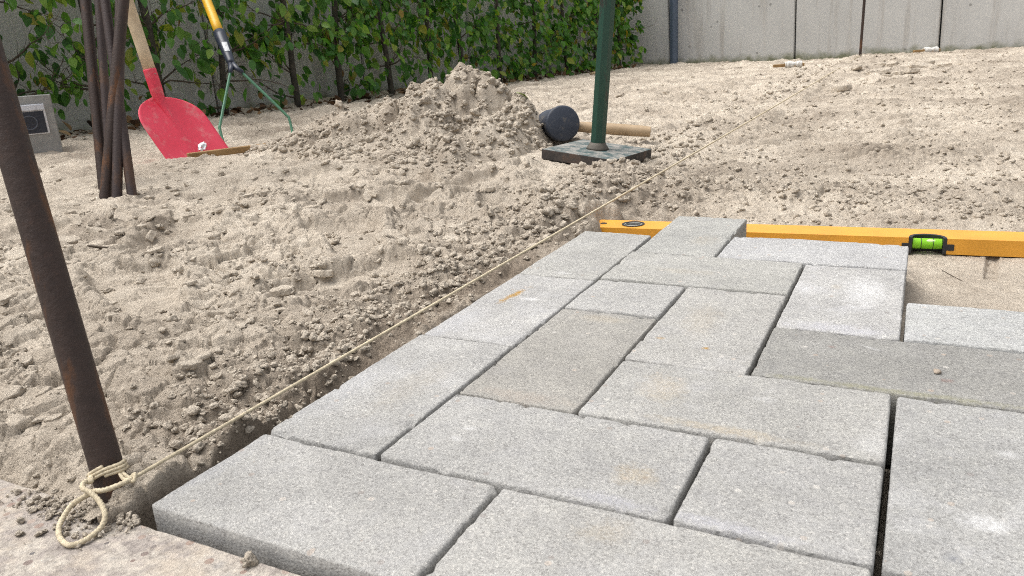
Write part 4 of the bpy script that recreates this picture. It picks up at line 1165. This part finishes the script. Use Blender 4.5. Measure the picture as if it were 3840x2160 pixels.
PLANTS = [  # y of stem, stem radius, single leaves, foliage leaves, density profile, label
    (1.05, 0.013, 30, 60, "hornbeam hedge plant at the far left edge, behind the thick leaning stake"),
    (1.50, 0.015, 60, 70, "hornbeam hedge plant behind the steel socket post"),
    (1.86, 0.011, 70, 70, "sparse hornbeam hedge plant behind the upright bundle of stakes"),
    (2.10, 0.017, 90, 70, "hornbeam hedge plant with dark stem right behind the shovel handle"),
    (2.42, 0.012, 95, 80, "hornbeam hedge plant behind the rake's navy sleeve"),
    (2.80, 0.013, 100, 80, "hornbeam hedge plant just right of the rake's prongs"),
    (3.12, 0.016, 100, 110, "hornbeam hedge plant left of the sand heap's foot"),
    (3.45, 0.013, 95, 140, "hornbeam hedge plant behind the left slope of the sand heap"),
    (3.80, 0.012, 80, 190, "hornbeam hedge plant behind the sand heap's left shoulder"),
    (4.08, 0.014, 70, 220, "hornbeam hedge plant behind the sand heap's summit"),
    (4.48, 0.013, 60, 260, "hornbeam hedge plant behind the right shoulder of the sand heap"),
    (4.90, 0.013, 45, 300, "dense hornbeam hedge plant just right of the sand heap"),
    (5.32, 0.013, 40, 320, "dense hornbeam hedge plant left of the tamper pole"),
    (5.72, 0.013, 30, 320, "dense hornbeam hedge plant right behind the tamper pole"),
    (6.08, 0.012, 30, 320, "last hornbeam hedge plant, at the hedge's right end by the wall"),
]
def zc(y): return 0.02 - 0.035 * float(sst(4.0, 5.2, np.array(y)))
for pi, (py, prad, n_single, n_fol, lab) in enumerate(PLANTS):
    rs = random.Random(100 + pi); random.seed(500 + pi)
    hp = hedge_pt(py); base = Vector((hp[0], hp[1], zc(py)))
    e = empty("hornbeam", base)
    # stem
    pts = []; H = 1.45
    ph1, ph2 = rs.uniform(0, 6), rs.uniform(0, 6)
    for t in np.linspace(-0.06, 1, 14):
        pts.append(base + Vector((0.018 * math.sin(t * 5 + ph1), 0.022 * math.sin(t * 4 + ph2) + 0.03 * (rs.random() - .5) * 0.3, t * H)))
    MB().tube(pts, [prad * (1.25 - 0.7 * t) * rs.uniform(0.92, 1.08) for t in np.linspace(0, 1, 14)], 9).build("trunk", M_BARK, e, True)
    spread = 0.20 if pi > 1 else 0.22
    # branches and twigs
    twig = MB(); nodes = []
    for bi in range(14):
        t = rs.uniform(0.03, 0.55) ; p0 = pts[int(t * 12) + 1]
        side = rs.choice((-1, 1)); dirv = (Vector((hdir[0], hdir[1], 0)) * side * rs.uniform(0.4, 1.0) + hout * rs.uniform(-0.5, 0.9) + Vector((0, 0, rs.uniform(-0.15, 0.7)))).normalized()
        Lb_ = rs.uniform(0.14, 0.34); bp = [p0]
        d_ = dirv.copy()
        for q in range(6):
            d_ = (d_ + Vector((rs.gauss(0, 0.22), rs.gauss(0, 0.22), rs.gauss(0.02, 0.2)))).normalized()
            bp.append(bp[-1] + d_ * Lb_ / 6)
        rr_ = [max(0.0011, 0.0048 * (1 - q / 6.5)) for q in range(7)]
        if bi < 7: MB().tube(bp, rr_, 6).build("branch", M_TWIG, e, True)
        else: twig.tube(bp, rr_, 5)
        for q in range(2, 7):
            for _ in range(2):
                dd = (d_ + Vector((rs.gauss(0, 0.7), rs.gauss(0, 0.7), rs.gauss(-0.1, 0.5)))).normalized()
                tp = [bp[q]]
                for w_ in range(4):
                    dd = (dd + Vector((rs.gauss(0, 0.25), rs.gauss(0, 0.25), rs.gauss(0, 0.25)))).normalized(); tp.append(tp[-1] + dd * rs.uniform(0.012, 0.026))
                twig.tube(tp, [0.0013, 0.0011, 0.0009, 0.0008, 0.0006], 4)
                nodes += tp[1:]
    tw = twig.build("twigs", M_TWIG, e, True); tw["kind"] = "stuff"
    # leaves: single ones in view, the rest as one mass
    dens_low = 0.4 if pi < 4 else (0.6 if pi < 8 else 0.9)
    def leaf_pos(front):
        for _ in range(40):
            if rs.random() < 0.6:
                p = rs.choice(nodes) + Vector((rs.gauss(0, 0.012), rs.gauss(0, 0.012), rs.gauss(0, 0.012)))
            else:
                al = rs.uniform(-spread, spread); ou = rs.uniform(-0.10, 0.15)
                p = base + Vector((hdir[0] * al, hdir[1] * al, 0)) + hout * ou + Vector((0, 0, rs.uniform(0.03, 0.95)))
            hh = p.z - base.z
            if hh < 0.02: continue
            if hh < 0.22 and rs.random() > dens_low: continue
            if front and hh > 0.62: continue
            if (p - base).dot(hout) > 0.19 or (p - base).dot(hout) < -0.2: continue
            if pi == len(PLANTS) - 1 and (p - base).dot(Vector((hdir[0], hdir[1], 0))) > 0.16: continue
            return p
        return base + Vector((0, 0, 0.4))
    for k in range(int(n_single * (1.65 if pi < 9 else 1.15))):
        me, _, _ = rs.choice(LEAF_ME)
        o = bpy.data.objects.new("leaf", me); COL.objects.link(o); o.parent = e
        o.matrix_basis = Matrix.Translation(-base) @ leaf_matrix(leaf_pos(True), rs.choice((rs.uniform(0.5, 0.85), rs.uniform(0.75, 1.25))), hout)
    vs_, fs_ = [], []
    for k in range(int(n_fol * (1.5 if pi < 7 else 2.0))):
        _, lv, lf = rs.choice(LEAF_ME)
        Mx = leaf_matrix(leaf_pos(False), rs.uniform(0.5, 1.1), hout); b_ = len(vs_)
        vs_ += [tuple(Mx @ Vector(v)) for v in lv]; fs_ += [tuple(b_ + i for i in f_) for f_ in lf]
    for k in range(70):
        _, lv, lf = rs.choice(LEAF_ME)
        al = rs.uniform(-0.2, 0.2)
        p = base + Vector((hdir[0] * al, hdir[1] * al, 0)) + hout * rs.uniform(-0.16, 0.02) + Vector((0, 0, rs.uniform(0.62, 1.45)))
        Mx = leaf_matrix(p, rs.uniform(0.8, 1.4), hout); b_ = len(vs_)
        vs_ += [tuple(Mx @ Vector(v)) for v in lv]; fs_ += [tuple(b_ + i for i in f_) for f_ in lf]
    fo = MB().add(vs_, fs_).build("foliage", M_LEAVES, e, True); fo["kind"] = "stuff"
    tag(e, lab, "hedge plant", "hornbeam plants of the hedge")

# dead leaves and small litter along the hedge foot
random.seed(77)
vs_, fs_ = [], []
lit = []
for k in range(620):
    hp = hedge_pt(random.uniform(1.0, 6.1)); off_ = random.gauss(0.02, 0.09)
    lit.append((hp[0] + hout.x * off_, hp[1] + hout.y * off_))
lit = np.array(lit); litz = sand_height(lit[:, 0], lit[:, 1])[0]
for k in range(620):
    x_, yy = lit[k]; z_ = litz[k] + random.uniform(0.003, 0.014)
    vsl, fsl = LEAF_ME[k % 10][1], LEAF_ME[k % 10][2]
    Mx = Matrix.Translation((x_, yy, z_)) @ Matrix.Rotation(random.uniform(0, 6.28), 4, 'Z') @ Matrix.Rotation(random.gauss(0, 0.5), 4, 'X') @ Matrix.Rotation(random.gauss(0, 0.5), 4, 'Y') @ Matrix.Scale(random.uniform(0.5, 1.0), 4)
    b_ = len(vs_); vs_ += [tuple(Mx @ Vector(v)) for v in vsl]; fs_ += [tuple(b_ + i for i in f_) for f_ in fsl]
m_dead, nt, b = mat("dead_leaves"); n_ = N(nt)
n_.l(n_.ramp(n_.new("ShaderNodeNewGeometry").outputs["Random Per Island"], [(0, (0.035, 0.02, 0.012)), (0.5, (0.10, 0.05, 0.022)), (0.85, (0.19, 0.10, 0.04)), (1, (0.3, 0.2, 0.1))]), b.inputs["Base Color"]); b.inputs["Roughness"].default_value = 0.8
tag(MB().add(vs_, fs_).build("leaf_litter", m_dead, None, True), "brown fallen leaves along the foot of the hedge", "leaf litter", kind="stuff")

# single finds on the sand
def small_stone(name, p, s, col, label, cat, flat=0.6):
    bm = bmesh.new(); bmesh.ops.create_icosphere(bm, subdivisions=2, radius=1)
    for v in bm.verts:
        k_ = 1 + 0.35 * mn.noise(v.co * 1.4 + Vector((p[0] * 50, 0, 0)))
        v.co = Vector((v.co.x * s * 1.4 * k_, v.co.y * s * k_, v.co.z * s * flat * k_))
    me = bpy.data.meshes.new(name); bm.to_mesh(me); bm.free(); me.materials.append(flat_material(name, col, 0.85, var=0.3, scale=120, bumpd=0.001))
    me.polygons.foreach_set("use_smooth", [True] * len(me.polygons))
    o = link(name, me); o.location = p; o.rotation_euler = (0, 0, p[0] * 40)
    return tag(o, label, cat)
small_stone("bark_piece", (-1.66, 5.15, 0.0), 0.045, (0.36, 0.26, 0.15), "tan bark piece lying under the hedge left of the tamper pole", "bark", 0.35)
small_stone("pebble", (0.4405, 0.367, 0.0016), 0.0028, (0.36, 0.30, 0.24), "tiny tan pebble lying on the dark mossy paver", "pebble")
lump = bpy.data.objects.new("sand_lump", tmpl.objects[1].data); COL.objects.link(lump)
lump.location = (0.095, -0.011, -0.0055); lump.scale = (0.009, 0.008, 0.009)
tag(lump, "small sand lump stuck between the old slab and the front paver", "sand lump")
gl = bpy.data.objects.new("fallen_leaf", LEAF_ME[3][0].copy()); COL.objects.link(gl)
gl.data.materials.clear(); gl.data.materials.append(flat_material("lime_leaf", (0.27, 0.42, 0.06), 0.5))
_zl = float(pile_surface(np.array([-0.545]), np.array([1.63]))[0][0])
gl.matrix_world = Matrix.Translation((-0.545, 1.63, _zl + 0.020)) @ Matrix.Rotation(-0.9, 4, 'Z') @ Matrix.Rotation(-0.35, 4, 'X') @ Matrix.Scale(0.75, 4)
tag(gl, "bright lime-green leaf lying on the right slope of the sand heap", "leaf")
def twig_obj(pts, rad, label):
    o = MB().tube(spline(pts, 5), rad, 6).build("twig", M_TWIG, None, True); return tag(o, label, "twig", "twigs lying on the sand")
def on_sand(x_, y_, dz): return (x_, y_, float(sand_height(np.array([x_]), np.array([y_]))[0][0]) + dz)
twig_obj([on_sand(-0.61, 0.43, 0.003), on_sand(-0.645, 0.425, 0.010), on_sand(-0.65, 0.455, 0.004)], 0.0014, "short dark twig on the trodden sand right of the leaning stake")
twig_obj([on_sand(0.455, 0.865, 0.001), on_sand(0.470, 0.835, 0.0012), on_sand(0.478, 0.82, 0.001)], 0.0004, "hair-thin twig on the smooth sand in front of the level's vial")
